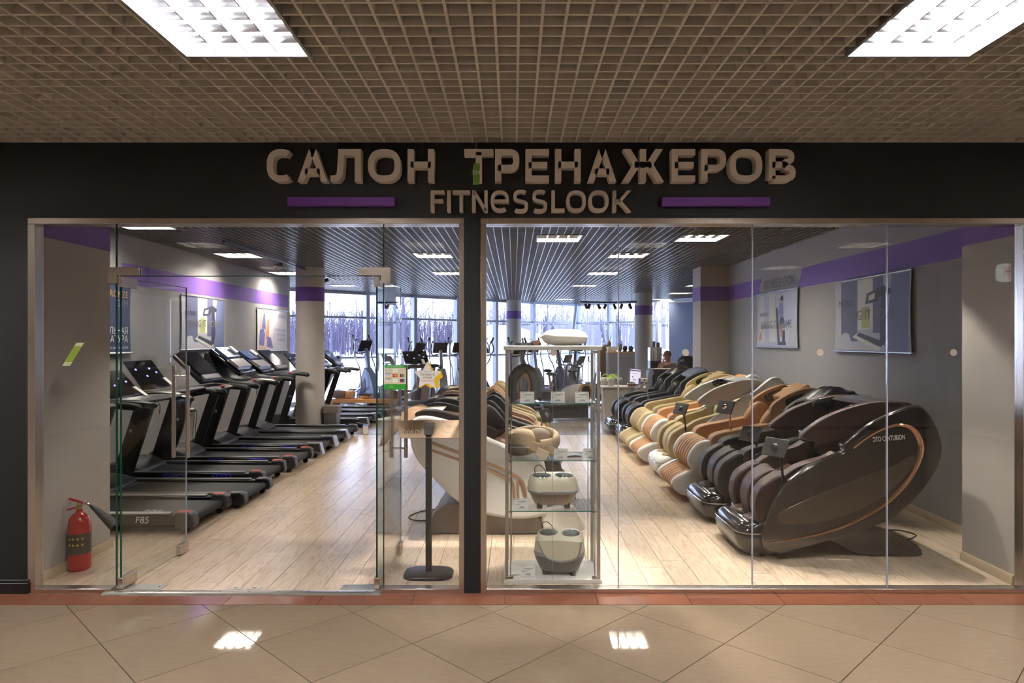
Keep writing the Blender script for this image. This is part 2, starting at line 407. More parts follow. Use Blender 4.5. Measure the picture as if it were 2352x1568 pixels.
wall('wall_right', MB().bx(4.0, 4.2, .68, 8.55, -.06, 3.8), 'grey wall behind the massage chairs', m_wallg)
wall('wall_right_pillar', MB().bx(3.47, 4.0, 8.0, 8.55, -.01, 3.8), 'square pillar at the end of the right wall')
wall('wall_right_return', MB().bx(4.2, 7.1, 8.4, 8.55, -.06, 3.8).bx(7.0, 7.1, 8.5, 16.2, -.06, 3.8), 'return wall at the far right')
# painted purple stripes
def stripe(name, mb, label): return struct(name, mb, m_purple, label, smooth=0)
t_ = .004
stripe('trim_2', MB().bx(-3.36, -3.36+t_, .12, 1.0, ST0, ST1), 'purple stripe on the near left wall')
stripe('trim_3', MB().bx(3.52-t_, 3.52, .12, .68, ST0, ST1), 'purple stripe on the near right wall')
stripe('trim_4', MB().prism([(4.12, ST1), (4.22, ST0), (10.6, ST0), (10.6, ST1)], -5.06, -5.06+t_, 'x'), 'purple stripe on the left wall')
stripe('trim_5', MB().prism([(.68, ST0), (4.92, ST0), (4.77, ST1), (.68, ST1)], 4.0-t_, 4.0, 'x'), 'purple stripe on the right wall, near part')
stripe('trim_6', MB().prism([(6.5, ST0), (8.0, ST0), (8.0, ST1), (6.35, ST1)], 4.0-t_, 4.0, 'x'), 'purple stripe on the right wall, far part')
stripe('trim_7', MB().bx(3.47-t_, 3.47, 8, 8.55, ST0, ST1).bx(3.47-t_, 4.0-t_, 8-t_, 8, ST0, ST1), 'purple stripe round the square pillar')
m_walltext = mat('wall_text_grey', rgb(96, 98, 122), .7)
text('wall_lettering', 'FITNESSLOOK', .2, m_walltext, bpy.data.objects['wall_right'], face((3.992, 5.62, 2.585), (0, -1, 0), (0, 0, 1)), .002, width=1.22)
ar = MB().prism([(3.6, 2.9), (3.78, 2.9), (3.78, 2.875), (3.85, 2.915), (3.78, 2.955), (3.78, 2.93), (3.6, 2.93)], 7.99, 8.0)
ar.build('arrow_sign', m_silver, bpy.data.objects['wall_right_pillar'])
# skirting
sk = [(0, 0), (.018, 0), (.018, .05), (.008, .07), (0, .07)]
def skirt(name, x, y0, y1, sgn, label):
    struct(name, MB().prism([(x+sgn*p[0], p[1]) for p in sk], y0, y1), m_skirt, label)
skirt('baseboard_near_left', -3.36, .12, 1.0, 1, 'oak baseboard behind the fire extinguisher')
struct('baseboard_near_left_end', MB().prism([(1.0+p[0], p[1]) for p in sk], -5.06, -3.342, 'x'), m_skirt, 'oak baseboard round the corner of the near left wall')
skirt('baseboard_near_right', 3.52, .12, .68, -1, 'oak baseboard along the near right wall')
skirt('baseboard_left', -5.06, 1.02, 10.6, 1, 'oak baseboard behind the treadmills')
skirt('baseboard_right', 4.0, .68, 8.0, -1, 'oak baseboard behind the massage chairs')

# ================================================================== open-cell ceilings
LIGHTS_MALL = [(-1.26, -1.74), (1.865, -1.74), (-1.26, -4.9), (1.865, -4.9), (-4.4, -1.74), (4.95, -1.74), (-4.4, -4.9), (4.95, -4.9), (-7.5, -1.74), (-7.5, -4.9), (8.0, -4.9), (-4.4, -7.9), (-1.26, -7.9), (1.865, -7.9), (4.95, -7.9)]  # rearmost row is added, unseen, to throw light onto the sign letters
LIGHTS_SHOP = []
for (x, y, lab) in [(1283, 547, 'over the shop middle just right of the black post'), (1610, 546, 'over the near massage chairs'), (995, 586, 'in the second row just left of the black post'),
                    (1443, 586, 'in the second row crossed by a glass seam'), (548, 586, 'over the treadmills by the left wall'), (1030, 627, 'in the third row left of the black post'),
                    (1385, 627, 'in the third row right of the black post'), (660, 627, 'partly hidden behind the near round column'), (1342, 656, 'in the fourth row above the ceiling track'),
                    (789, 656, 'far left beyond the near round column'), (887, 656, 'far left seen through the right door leaf'), (1605, 656, 'peeping out beside the square pillar'),
                    (1562, 673, 'far right before the blind'), (1297, 687, 'farthest, by the glass corner'), (1518, 687, 'far right beside the round column'), (322, 516, 'cut by the steel header at upper left')]:
    d = F*1.375/(782-y); LIGHTS_SHOP.append(((x-1180)*d/F, d-D0, lab))
unit = {}
def bars(parent, m, xs, ys, x0, x1, y0, y1, z, h, wd, holes, alive=lambda x, y: True):
    me = MB().bx(-.5, .5, -wd/2, wd/2, 0, h).mesh('ceiling_bar', m, 0)
    n = 0
    def segs(a, b, cuts):
        out = []; cur = a
        for (c0, c1) in sorted(cuts):
            if c0 > cur: out.append((cur, min(c0, b)))
            cur = max(cur, c1)
        if cur < b: out.append((cur, b))
        return [s for s in out if s[1]-s[0] > .02]
    for x in xs:
        for (a, b) in segs(y0, y1, [(hy-.3, hy+.3) for (hx, hy) in holes if abs(hx-x) < .3]):
            share('ceiling_bar', me, parent, (x, (a+b)/2, z), (0, 0, pi/2), (b-a, 1, 1)); n += 1
    for y in ys:
        for (a, b) in segs(x0, x1, [(hx-.3, hx+.3) for (hx, hy) in holes if abs(hy-y) < .3]):
            share('ceiling_bar', me, parent, ((a+b)/2, y, z), (0, 0, 0), (b-a, 1, 1)); n += 1
    return n
cm = struct('ceiling_mall', MB().bx(-8.5, 8.5, -.035, -.025, 3.07, 3.12), m_bar, 'open-cell grid ceiling of the mall corridor')
bars(cm, m_bar, [i*.1+.02 for i in range(-46, 46)], [-.1*i-.05 for i in range(1, 34)], -4.6, 4.6, -3.4, -.035, 3.07, .06, .0125, LIGHTS_MALL)
fb = MB()
for i in range(-84, 84):
    x = i*.1+.02
    fb.bx(x-.005, x+.005, -8.9, -3.4, 3.07, 3.12)
    if abs(x) > 4.6: fb.bx(x-.005, x+.005, -3.4, -.03, 3.07, 3.12)
for i in range(35, 89):
    fb.bx(-8.4, 8.4, -.1*i-.055, -.1*i-.045, 3.07, 3.12)
fb.build('ceiling_bar_field', m_bar, cm, smooth=0)['kind'] = 'stuff'
ZS = 3.095
cs = struct('ceiling', MB().bx(-5.06, 4.0, .13, .15, ZS, ZS+.05), m_barshop, 'open-cell grid ceiling inside the shop')
shl = [(a, b) for a, b, _ in LIGHTS_SHOP]
bars(cs, m_barshop, [i*.1+.05 for i in range(-50, 40)], [.1*i for i in range(18, 106)], -5.05, 3.99, .15, 10.6, ZS, .045, .01, shl)
fb = MB()
def glass_y(x): return 11.65+(x+7.6)*.955 if x < 2.4 else 21.2-(x-2.4)*1.11
for i in range(-76, 70):
    x = i*.1+.05
    fb.bx(x-.005, x+.005, 10.6 if x < 4 else 8.6, glass_y(x)-.15, ZS, ZS+.045)
for i in range(86, 210):
    y = .1*i; a = -7.6+(y-11.65)/.955+.15; b = 2.4+(21.2-y)/1.11-.15
    a = max(a, -7.6); b = min(b, 6.98)
    if y < 10.65: a = 4.05
    if b > a: fb.bx(a, b, y-.005, y+.005, ZS, ZS+.045)
for i in range(2, 18): fb.bx(-3.34 if i < 10 else -5.05, 3.5 if i < 7 else 3.99, .1*i-.005, .1*i+.005, ZS, ZS+.045)
fb.build('ceiling_bar_field', m_barshop, cs, smooth=0)['kind'] = 'stuff'

# ================================================================== ceiling lights
m_tube = mat('lamp_tube_cool', (1, 1, 1), .5, emit=E_MALL, emit_col=(1, .96, .93))
m_tubew = mat('lamp_tube_warm', (1, 1, 1), .5, emit=E_SHOP, emit_col=(1, .91, .79))
m_refl = mat('lamp_reflector', (.9, .9, .92), .3, .4)
m_fin = mat('lamp_fin_aluminium', (.62, .62, .68), .12, 1)
def troffer(loc, label, m_e, z, group, cols=4, rows=5):
    t = thing('ceiling_light', label, 'ceiling light', (loc[0], loc[1], z), 0, group)
    f = MB(); a, b = .3, .285
    for (x0, x1, y0, y1) in ((-a, a, -a, -b), (-a, a, b, a), (-a, -b, -b, b), (b, a, -b, b)): f.bx(x0, x1, y0, y1, -.008, .08)
    f.build('frame', m_alud, t, smooth=0)
    MB().bx(-a, a, -a, a, .08, .085).build('housing', m_white, t, smooth=0)
    c = MB()
    for i in range(cols):
        x = -b+(i+.5)*2*b/cols
        c.bx(x-.064, x+.064, -b, b, .066, .072)
    c.build('tube_panel', m_e, t, smooth=0)
    l = MB(); x_ = MB()
    for i in range(1, cols):
        x = -b+i*2*b/cols; l.prism([(x-.003, .012), (x+.003, .012), (x+.015, .06), (x-.015, .06)], -b, b)
    for j in range(1, rows+1):
        y = -b+(j-.5)*2*b/rows; x_.prism([(y-.002, .03), (y+.002, .03), (y+.012, .062), (y-.012, .062)], -b, b, 'x')
    l.build('louvre', m_refl, t, smooth=0)
    x_.build('cross_louvre', m_fin, t, smooth=0)
    return t
for i, (x, y) in enumerate(LIGHTS_MALL):
    lab = ['square louvred mall ceiling light at upper left', 'square louvred mall ceiling light at upper right'][i] if i < 2 else 'unseen louvred mall ceiling light behind the camera'
    troffer((x, y), lab, m_tube, 3.07, 'mall ceiling lights')
for (x, y, lab) in LIGHTS_SHOP:
    troffer((x, y), 'glowing square shop ceiling light '+lab, m_tubew, ZS, 'shop ceiling lights', 4, 4)

# ================================================================== glass wall, outside
m_mull = mat('mullion', rgb(196, 206, 226), .4)
GA, GC, GB = Vector((-7.6, 11.65)), Vector((2.4, 21.2)), Vector((7.0, 16.1))
def on_line(xp, A, B):
    u = (xp-1180)/F; dx, dy = B-A            # X = u*(Y+D0); A + t*(B-A)
    t = (u*(A.y+D0)-A.x)/(dx-u*dy); return A+(B-A)*t
def glaze(name, A, B, cuts, label):
    dv = (B-A).normalized(); nv = Vector((dv.y, -dv.x)); ang = math.atan2(dv.y, dv.x); Lr = (B-A).length
    fr = MB()
    for (z0, z1) in ((0, .1), (1.21, 1.27), (2.34, 2.40), (3.02, 3.8)): fr.bx(0, Lr, -.05, .05, z0, z1)
    o = struct(name, fr, m_mull, label, smooth=0, loc=(A.x, A.y, 0), rot=(0, 0, ang))
    ts = [0.05]+sorted((c-A).dot(dv) for c in cuts)+[Lr-.05]
    mm = MB().bx(-.055, .055, -.09, .09, 0, 3.1).mesh('mullion', m_mull, 0)
    for t in ts: share('mullion', mm, o, (t, 0, 0))
    for a, b in zip(ts[:-1], ts[1:]):
        for (z0, z1) in ((.1, 1.21), (1.27, 2.34), (2.40, 3.02)):
            MB().bx(a+.05, b-.05, -.006, .006, z0, z1).build('pane', m_glassw, o, smooth=0)
    return o
glaze('window_1', GA, GC, [on_line(x, GA, GC) for x in (690, 842, 951, 1049, 1138, 1224)], 'tall glass wall facing the snowy woods, left run')
glaze('window_2', GC, GB, [on_line(x, GC, GB) for x in (1400, 1512, 1545)], 'tall glass wall facing the snowy woods, right run')
# slanted struts at the glass corner
st = thing('facade_strut', 'pale slanted steel strut at the glass corner', 'strut', (1.9, 19.9, 0))
MB().tube([(0, 0, 0), (.40, .52, 3.04)], .06, 10).build('strut_tube', m_mull, st)
MB().lathe([(.12, 0), (.12, .02), (.07, .03)], 16).build('foot_plate', m_mull, st)
m_snow = mat('snow', (.86, .89, .95), .8, bump=.1, bscale=2)
def hgt(x, y):
    d = y+D0
    z = -.15-min(max((d-30)/60, 0), 1)*.7
    z += 3.1*math.exp(-(((x+1.0)/(4.2 if x < -1 else 5.0))**2)-((y-41)/7)**2)
    z += 1.3*math.exp(-((x-9)/6)**2-((y-38)/6)**2)+.25*sin(x*.5)*sin(y*.3)*(1 if y > 25 else 0)
    return z
gm = MB(); nx, ny = 90, 60
gv = [(-70+140*i/nx, 11+180*(j/ny)**1.7, 0) for j in range(ny+1) for i in range(nx+1)]
gv = [(x, y, hgt(x, y)) for (x, y, _) in gv]
gm.add(gv, [(j*(nx+1)+i, j*(nx+1)+i+1, (j+1)*(nx+1)+i+1, (j+1)*(nx+1)+i) for j in range(ny) for i in range(nx)])
for k, v in enumerate(gm.v):
    if v[1] < glass_y(max(min(v[0], 7), -7.6))+.1: gm.v[k] = (v[0], v[1], -.15)
struct('ground_snow', gm, m_snow, 'snow-covered ground with a ploughed mound outside', smooth=80)
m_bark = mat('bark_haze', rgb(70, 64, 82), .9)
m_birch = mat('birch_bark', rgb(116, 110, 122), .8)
def tree_mesh(seed, h, r, dens, m):
    R = random.Random(seed); mb = MB()
    pts = [(R.uniform(-.03, .03)*h*(i/6), R.uniform(-.03, .03)*h*(i/6), h*i/6) for i in range(7)]
    mb.tube(pts, [r*(1-i/6.6) for i in range(7)], 5)
    def br(p, d, l, rr, lev):
        p2 = p+d*l*.5; d2 = (d+Vector((R.uniform(-.3, .3), R.uniform(-.3, .3), R.uniform(0, .35)))).normalized(); p3 = p2+d2*l*.5
        mb.tube([p, p2, p3], [rr, rr*.7, rr*.3], 3, cap=False)
        if lev:
            for _ in range(3):
                q = p2.lerp(p3, R.random()); br(q, (d2+Vector((R.uniform(-.8, .8), R.uniform(-.8, .8), R.uniform(-.1, .6)))).normalized(), l*.5, rr*.5, lev-1)
    for k in range(dens):
        t = .25+.72*k/dens; a = R.uniform(0, 2*pi)
        i = int(t*6); p = Vector(pts[i]).lerp(Vector(pts[min(i+1, 6)]), t*6-i)
        br(p, Vector((cos(a), sin(a), R.uniform(.5, 1.2))).normalized(), h*.28*(1.15-t), r*.3, 2)
    return mb.mesh('bare_tree', m, 60)
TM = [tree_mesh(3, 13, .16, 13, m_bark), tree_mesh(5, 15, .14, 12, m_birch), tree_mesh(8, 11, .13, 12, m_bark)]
R2 = random.Random(11)
spots = []
for r_, d in enumerate((60, 68, 77, 87, 98, 110)):
    w_ = 11*F/d; n_ = int(1000/w_)
    for k in range(n_+1):
        if r_ < 3 and 640+w_*k < 900: continue
        spots.append((640+w_*(k+.5*(r_ % 2))+R2.uniform(-.1, .1)*w_, d+R2.uniform(-.6, .6)))
for k, (xp, d) in enumerate(spots):
    X, Y = (xp-1180)*d/F, d-D0
    o = bpy.data.objects.new('bare_tree', TM[k % 3]); COL.objects.link(o); s_ = R2.uniform(.8, 1.15)
    o.location = (X, Y, hgt(X, Y)-.1); o.rotation_euler = (0, 0, R2.uniform(0, 6)); o.scale = (s_, s_, s_)
    tag(o, 'bare winter tree in the snowy woods beyond the glass wall', 'tree', 'trees beyond the glass wall')
fo = MB()
for k in range(2800):
    d = R2.uniform(118, 190); xp = R2.uniform(540, 1740); X, Y = (xp-1180)*d/F, d-D0; z = -1.0
    h = R2.uniform(5, 10.5)
    fo.tube([(X, Y, z), (X+R2.uniform(-.4, .4), Y, z+h*.5), (X+R2.uniform(-.6, .6), Y, z+h)], [R2.uniform(.08, .2), .08, .02], 3, cap=False)
    for q in range(5):
        zz = z+h*R2.uniform(.3, .9); fo.tube([(X, Y, zz), (X+R2.uniform(-1.3, 1.3), Y+R2.uniform(-1, 1), zz+R2.uniform(.6, 2.4))], [.05, .02], 3, cap=False)
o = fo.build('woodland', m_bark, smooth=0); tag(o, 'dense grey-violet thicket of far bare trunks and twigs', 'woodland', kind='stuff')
# round columns
m_col = mat('column_paint', rgb(198, 194, 188), .75)
for i, (x, y, r, lab) in enumerate([(-3.87, 8.3, .265, 'near round column beside the treadmills'), (-3.64, 14.9, .26, 'far left round column behind the glass door'),
                               (0, 18.6, .26, 'far middle round column'), (3.76, 15.1, .255, 'far right round column by the cabinet')]):
    o = struct('wall_column_%d' % (i+1), MB().lathe([(r, -.01), (r, 3.8)], 40, (x, y, 0)), m_col, lab)
    MB().lathe([(r+.002, ST0), (r+.003, ST0), (r+.003, ST1), (r+.002, ST1)], 40, (x, y, 0)).build('purple_band', m_purple, o)
# roller blind on the right glass run
bl = thing('roller_blind', 'blue-grey roller blind pulled down over the far right window', 'blind', (*(GC+(GB-GC)*.62-Vector((.1, .1))), 0), math.atan2(-5.1, 4.6))
MB().bx(0, 2.5, -.01, .0, .3, 2.98).build('fabric', mat('blind_fabric', rgb(124, 138, 168), .8), bl)
MB().tube([(-.02, 0, 3.0), (2.52, 0, 3.0)], .04, 12).build('roller', m_white, bl)
MB().bx(0, 2.5, -.02, .01, .28, .31).build('bottom_bar', m_alu, bl)
# ================================================================== shopfront frame and glass
GY0, GY1 = .03, .042                                # glass thickness range in depth
S = 335.0
def X0(p): return (p-1180)/S
def steel(name, mb, label): return struct(name, mb, m_steel, label, bevel=.003)
steel('trim_8', MB().bx(-3.313, -.337, -.03, .1, 2.514, 2.556), 'steel header over the left shopfront bay')
steel('trim_9', MB().bx(-.227, 3.52, -.03, .1, 2.514, 2.556), 'steel header over the right shopfront bay')
steel('trim_10', MB().bx(-3.313, -3.262, -.03, .06, 0, 2.514), 'steel jamb at the far left')
steel('trim_11', MB().bx(-.373, -.337, -.03, .06, 0, 2.514), 'steel jamb left of the black post')
steel('trim_12', MB().bx(-.227, -.188, -.03, .06, 0, 2.514), 'steel jamb right of the black post')
steel('trim_13', MB().bx(3.475, 3.52, -.03, .06, 0, 2.514), 'steel jamb at the far right')
steel('trim_14', MB().bx(-3.262, -2.745, -.03, .046, 0, .03), 'steel sill under the left glass panel')
steel('trim_15', MB().bx(-.905, -.373, -.03, .046, 0, .03), 'steel sill under the sticker panel')
steel('trim_16', MB().bx(-.188, 3.475, -.03, .046, 0, .03), 'steel sill under the right shop window')
def panel(name, x0, x1, z0, z1, label, edges='lr'):
    o = struct(name, MB().bx(x0, x1, GY0, GY1, z0, z1), m_glass, label, smooth=0)
    for c_, x in (('l', x0), ('r', x1)):
        if c_ in edges: MB().bx(x-.0035, x+.0035, GY0-.0015, GY1+.0015, z0, z1).build('glass_seam', m_seam if name in SEAMW else m_edge, o, smooth=0)
    return o
m_seam = mat('seam_silicone', rgb(176, 182, 200), .25)
SEAMW = {'window_6', 'window_7', 'window_8', 'window_9'}
panel('window_3', -3.262, -2.742, .03, 2.514, 'fixed glass panel left of the door', 'r')
pt = panel('window_4', -2.738, -.902, 2.166, 2.514, 'glass transom above the double door', '')
MB().bx(-2.738, -.902, GY0-.001, GY1+.001, 2.162, 2.168).build('glass_edge', m_edge, pt, smooth=0)
w5 = panel('window_5', -.898, -.373, .03, 2.514, 'fixed glass panel with stickers right of the door', 'l')
for n, (a, b, ed) in enumerate([(-.188, .72, ''), (.72, 1.645, 'l'), (1.645, 2.576, 'l'), (2.576, 3.475, 'l')]):
    o = panel('window_%d' % (6+n), a+.002, b-.002, .03, 2.514, ['shop window pane in front of the display cabinet', 'shop window pane second from the black post', 'shop window pane third from the black post', 'shop window pane at the far right'][n], ed)
    xc = [.2746, 1.185, 2.113, 3.033][n]
    MB().lathe([(.024, GY0-.002), (.024, GY0-.0005)], 24, (xc, 0, 1.638), 'y').build('safety_dot', mat('dot', rgb(200, 190, 176), .6), o)
# patch fittings on the fixed glass
def patch(x, sgn, label):
    t = thing('patch_fitting', label, 'door fitting', (x, .036, 0))
    for yy in ((-.021, -.007), (.007, .021)):
        p = [(-.055, 2.225), (.165, 2.225), (.165, 2.168), (.012, 2.168), (.012, 2.115), (-.055, 2.115)]
        MB().prism([(sgn*a, b) for a, b in p], *yy).build('cover_plate', m_steel, t, bevel=.002)
    MB().lathe([(.012, 2.135), (.012, 2.17)], 16, (sgn*.022, 0, 0)).build('pivot_pin', m_chrome, t)
patch(-2.742, 1, 'L-shaped steel patch fitting above the left door leaf')
patch(-.902, -1, 'L-shaped steel patch fitting above the right door leaf')
# door leaves, both standing open into the shop
def door(name, xh, ang, label):
    t = thing(name, label, 'glass door', (xh, .036, 0), ang); t['kind'] = 'structure'
    del t['category']
    Lf = .86
    MB().bx(0, Lf, -.005, .005, .012, 2.15).build('pane', m_glass, t, smooth=0)
    MB().bx(-.003, .001, -.0058, .0058, .012, 2.15).bx(0, Lf, -.0058, .0058, 2.149, 2.152).build('pane_edge', m_edge, t, smooth=0)
    MB().bx(Lf-.001, Lf+.0015, -.0055, .0055, .012, 2.15).build('free_edge', m_seam, t, smooth=0)
    for s in (-1, 1):
        h = MB().tube([(Lf-.085, s*.058, .78), (Lf-.085, s*.058, 1.52)], .0155, 14).build('handle', m_steel, t)
        for z in (.855, 1.44): MB().tube([(Lf-.085, s*.004, z), (Lf-.085, s*.058, z)], .008, 10).build('handle_mount', m_steel, h)
    MB().bx(-.012, .16, -.019, .019, .008, .085).build('lower_patch', m_steel, t, bevel=.003)
    MB().bx(-.012, .16, -.019, .019, 2.09, 2.158).build('upper_patch', m_steel, t, bevel=.003)
    lk = MB().bx(Lf-.12, Lf+.004, -.019, .019, .008, .085).build('lock_patch', m_steel, t, bevel=.003)
    MB().lathe([(.016, -.024), (.016, .024)], 16, (Lf-.058, 0, .047), 'y').build('lock_cylinder', m_chrome, lk)
    return t
door('door_1', -2.712, radians(87.5), 'left glass door leaf standing open')
door('door_2', -.945, radians(88.5), 'right glass door leaf standing open')
# threshold strip, floor springs, floor bolts
t = thing('threshold_strip', 'worn aluminium strip across the doorway', 'threshold', (0, 0, 0))
MB().prism([(-.075, 0.0), (.0, 0), (.0, .006), (-.01, .012), (-.055, .012)], -2.79, -.905, 'x').build('strip', m_alu, t)
for i in range(9): MB().lathe([(.005, .0), (.005, .0135)], 10, (-2.6+i*.2, -.03, 0)).build('screw', m_blk, t)
for (x0, lab) in ((-2.73, 'left'), (-1.2, 'right')):
    t = thing('floor_spring', 'steel floor spring cover plate under the %s door leaf' % lab, 'floor spring', (x0, .03, 0))
    MB().bx(0, .29, .0, .1, 0, .004).build('cover_plate', m_alud, t, bevel=.001)
    for a in (.03, .26): MB().lathe([(.006, .002), (.006, .006)], 10, (a, .05, 0)).build('screw', m_chrome, t)
for k, x in enumerate((-1.93, -1.80)):
    t = thing('floor_bolt', 'small steel keeper plate in the floor, %s of the pair' % ('left' if k == 0 else 'right'), 'floor plate', (x, .06, 0))
    MB().bx(-.045, .045, -.018, .018, 0, .004).build('plate', m_alu, t, bevel=.001)
    MB().bx(-.014, .014, -.008, .008, .003, .005).build('keeper_hole', m_blk, t)

# ================================================================== fascia sign
LW = .19                                           # stroke width in letter heights
def arc(cx, cy, rx, ry, a0, a1, n=10, p=2.6):
    out = []
    for i in range(n+1):
        a = radians(a0+(a1-a0)*i/n); c_, s_ = cos(a), sin(a)
        out.append((cx+rx*math.copysign(abs(c_)**(2/p), c_), cy+ry*math.copysign(abs(s_)**(2/p), s_)))
    return out
def glyph(ch, w, s):                               # centre lines in a box w x 1, stroke s; (points, closed)
    h = s/2; L_ = []
    if ch in 'ОO': L_ = [(arc(w/2, .5, w/2-h, .5-h, 0, 351, 39), True)]
    elif ch == 'С': L_ = [(arc(w/2+.03, .5, w/2-h+.01, .5-h, 56, 304, 30), False)]
    elif ch == 'А': L_ = [([(0, 0), (s*1.06, 0), (w/2+s*.55, 1), (w/2-s*.55, 1)], 'q'), ([(w, 0), (w-s*1.06, 0), (w/2-s*.55, 1), (w/2+s*.55, 1)], 'q'), ([(w*.25, .31), (w*.75, .31)], False)]
    elif ch == 'Л': L_ = [([(0, h)]+[(w*.1, h)]+[(w*.22, h*1.15), (w*.3, h*2.2), (w*.33, .5), (w*.35, 1-h), (w-h, 1-h), (w-h, 0)], False)]
    elif ch in 'НH': L_ = [([(h, 0), (h, 1)], False), ([(w-h, 0), (w-h, 1)], False), ([(h, .52), (w-h, .52)], False)]
    elif ch in 'ТT': L_ = [([(0, 1-h), (w, 1-h)], False), ([(w/2, 0), (w/2, 1-h)], False)]
    elif ch == 'Р': L_ = [([(h, 0), (h, 1-h), (w*.6, 1-h)]+arc(w*.6, .665, w*.4-h, .335-h, 80, -80, 10)+[(w*.6, .33+h), (h, .33+h)], False)]
    elif ch == 'Е': L_ = [([(w, 1-h), (h, 1-h), (h, h), (w, h)], False), ([(h, .51), (w*.93, .51)], False)]
    elif ch == 'Ж': L_ = [([(w/2, 0), (w/2, 1)], False), ([(w*.3, .52), (w*.7, .52)], False)]+[([(w/2+q*(w/2-.03), 1), (w/2+q*(w/2-.03-s*1.2), 1), (w/2+q*w*.06, .52), (w/2+q*(w*.06+s*1.25), .52)], 'q') for q in (-1, 1)]+[([(w/2+q*w/2, 0), (w/2+q*(w/2-s*1.25), 0), (w/2+q*w*.06, .53), (w/2+q*(w*.06+s*1.25), .53)], 'q') for q in (-1, 1)]
    elif ch == 'В': L_ = [([(h, h), (h, 1-h), (w*.55, 1-h)]+arc(w*.55, .75, w*.4-h, .25-h, 80, -80, 8)+[(w*.55, .52), (h, .52)], False),
                          ([(w*.5, .52), (w*.58, .52)]+arc(w*.58, .27, w*.42-h, .27-h, 80, -80, 8)+[(w*.58, h), (h, h)], False)]
    elif ch == 'F': L_ = [([(w, 1-h), (h, 1-h), (h, 0)], False), ([(h, .52), (w*.9, .52)], False)]
    elif ch == 'I': L_ = [([(w/2, 0), (w/2, 1)], False)]
    elif ch == 'N': L_ = [([(h, 0), (h, 1)], False), ([(w-h, 0), (w-h, 1)], False), ([(h*1.1, .97), (w-h*1.1, .03)], False)]
    elif ch == 'e': L_ = [([(h*1.2, .5), (w-h, .5)]+arc(w/2, .5, w/2-h, .5-h, 8, 310, 30), False)]
    elif ch == 'S':
        L_ = [(arc(w*.52, .75, w*.46-h, .25-h*.6, 42, 180, 12)+arc(w*.5, .72, w*.46-h, .2, 190, 250, 5)[1:]+[(w*.5, .5)]+arc(w*.5, .28, w*.48-h, .2, 70, 10, 5)+arc(w*.48, .25, w*.48-h, .25-h*.6, 0, -138, 12), False)]
    elif ch == 'L': L_ = [([(h, 1), (h, h), (w, h)], False)]
    elif ch == 'K': L_ = [([(h, 0), (h, 1)], False), ([(h, .5), (w*.45, .5)], False), ([(w, 1), (w-s*1.25, 1), (w*.25, .48), (w*.25+s*1.2, .48)], 'q'), ([(w, 0), (w-s*1.25, 0), (w*.25, .52), (w*.25+s*1.2, .52)], 'q')]
    return L_
def sign_letter(ch, x0, x1, ytop, ybot, s, dep, lab, grp):
    k = (D0-.02-dep)/F; Hh = (ybot-ytop)*k; w = (x1-x0)/(ybot-ytop)
    mb = MB()
    for line, cl in glyph(ch, w, s):
        ln = [(p[0]*Hh, p[1]*Hh) for p in line]
        if cl == 'q': mb.prism(ln, -dep, 0)
        else: mb.ribbon(ln, s*Hh, -dep, 0, closed=cl)
    o = mb.build('sign_letter', m_letter, smooth=30, loc=((x0-1180)*k, -.0201, H-(ybot-782)*k))
    return tag(o, lab, 'sign letter', grp)
big = [('С', 611, 675), ('А', 683, 752), ('Л', 759, 829), ('О', 845, 920), ('Н', 936, 997), ('Т', 1066, 1133), ('Р', 1137, 1193), ('Е', 1207, 1261), ('Н', 1275, 1334),
       ('А', 1350, 1416), ('Ж', 1429, 1525), ('Е', 1543, 1597), ('Р', 1611, 1668), ('О', 1676, 1751), ('В', 1767, 1828)]
ords = ['first', 'second', 'third', 'fourth', 'fifth', 'sixth', 'seventh', 'eighth', 'ninth', 'tenth', 'eleventh', 'twelfth', 'thirteenth', 'fourteenth', 'last']
for i, (c_, a, b) in enumerate(big):
    sign_letter(c_, a, b, 342, 417, LW, .075, 'large grey block letter %s, %s of the upper sign row' % (c_, ords[i]), 'upper sign letters')
small = [('F', 989, 1020), ('I', 1026, 1035), ('T', 1039, 1079), ('N', 1084, 1120), ('e', 1127, 1169), ('S', 1177, 1214), ('S', 1221, 1258), ('L', 1267, 1297), ('O', 1301, 1346), ('O', 1352, 1398), ('K', 1408, 1450)]
for i, (c_, a, b) in enumerate(small):
    sign_letter(c_, a, b, 437, 486, .155, .06, 'small grey letter %s, %s of the lower sign row' % (c_, ords[i] if i < 10 else 'last'), 'lower sign letters')
for (a, b, lab) in ((660, 905, 'left'), (1521, 1769, 'right')):
    k = (D0-.07)/F
    o = MB().bx((a-1180)*k, (b-1180)*k, -.07, -.02, H-(472-782)*k, H-(452-782)*k).build('sign_bar', m_signpur, bevel=.002)
    tag(o, 'purple raised bar %s of the lower sign row' % lab, 'sign bar', 'purple sign bars')
# little hanging green number plate before the sign
hp = thing('hanging_plate', 'small green plate reading 304 hanging before the sign', 'number plate', px(1094, 400, D0-.75))
MB().bx(-.016, .016, -.05, .05, -.05, .05).xf(Matrix.Rotation(radians(8), 4, 'Z')).build('plate', mat('green_plate', rgb(104, 148, 40), .5), hp)
MB().bx(-.0005, .0005, -.04, -.039, .05, .38).bx(-.0005, .0005, .039, .04, .05, .38).build('wire', m_alu, hp)
text('number', '304', .035, m_paper, hp, face((0.0, -.054, -.005), *FRONT), .0005)
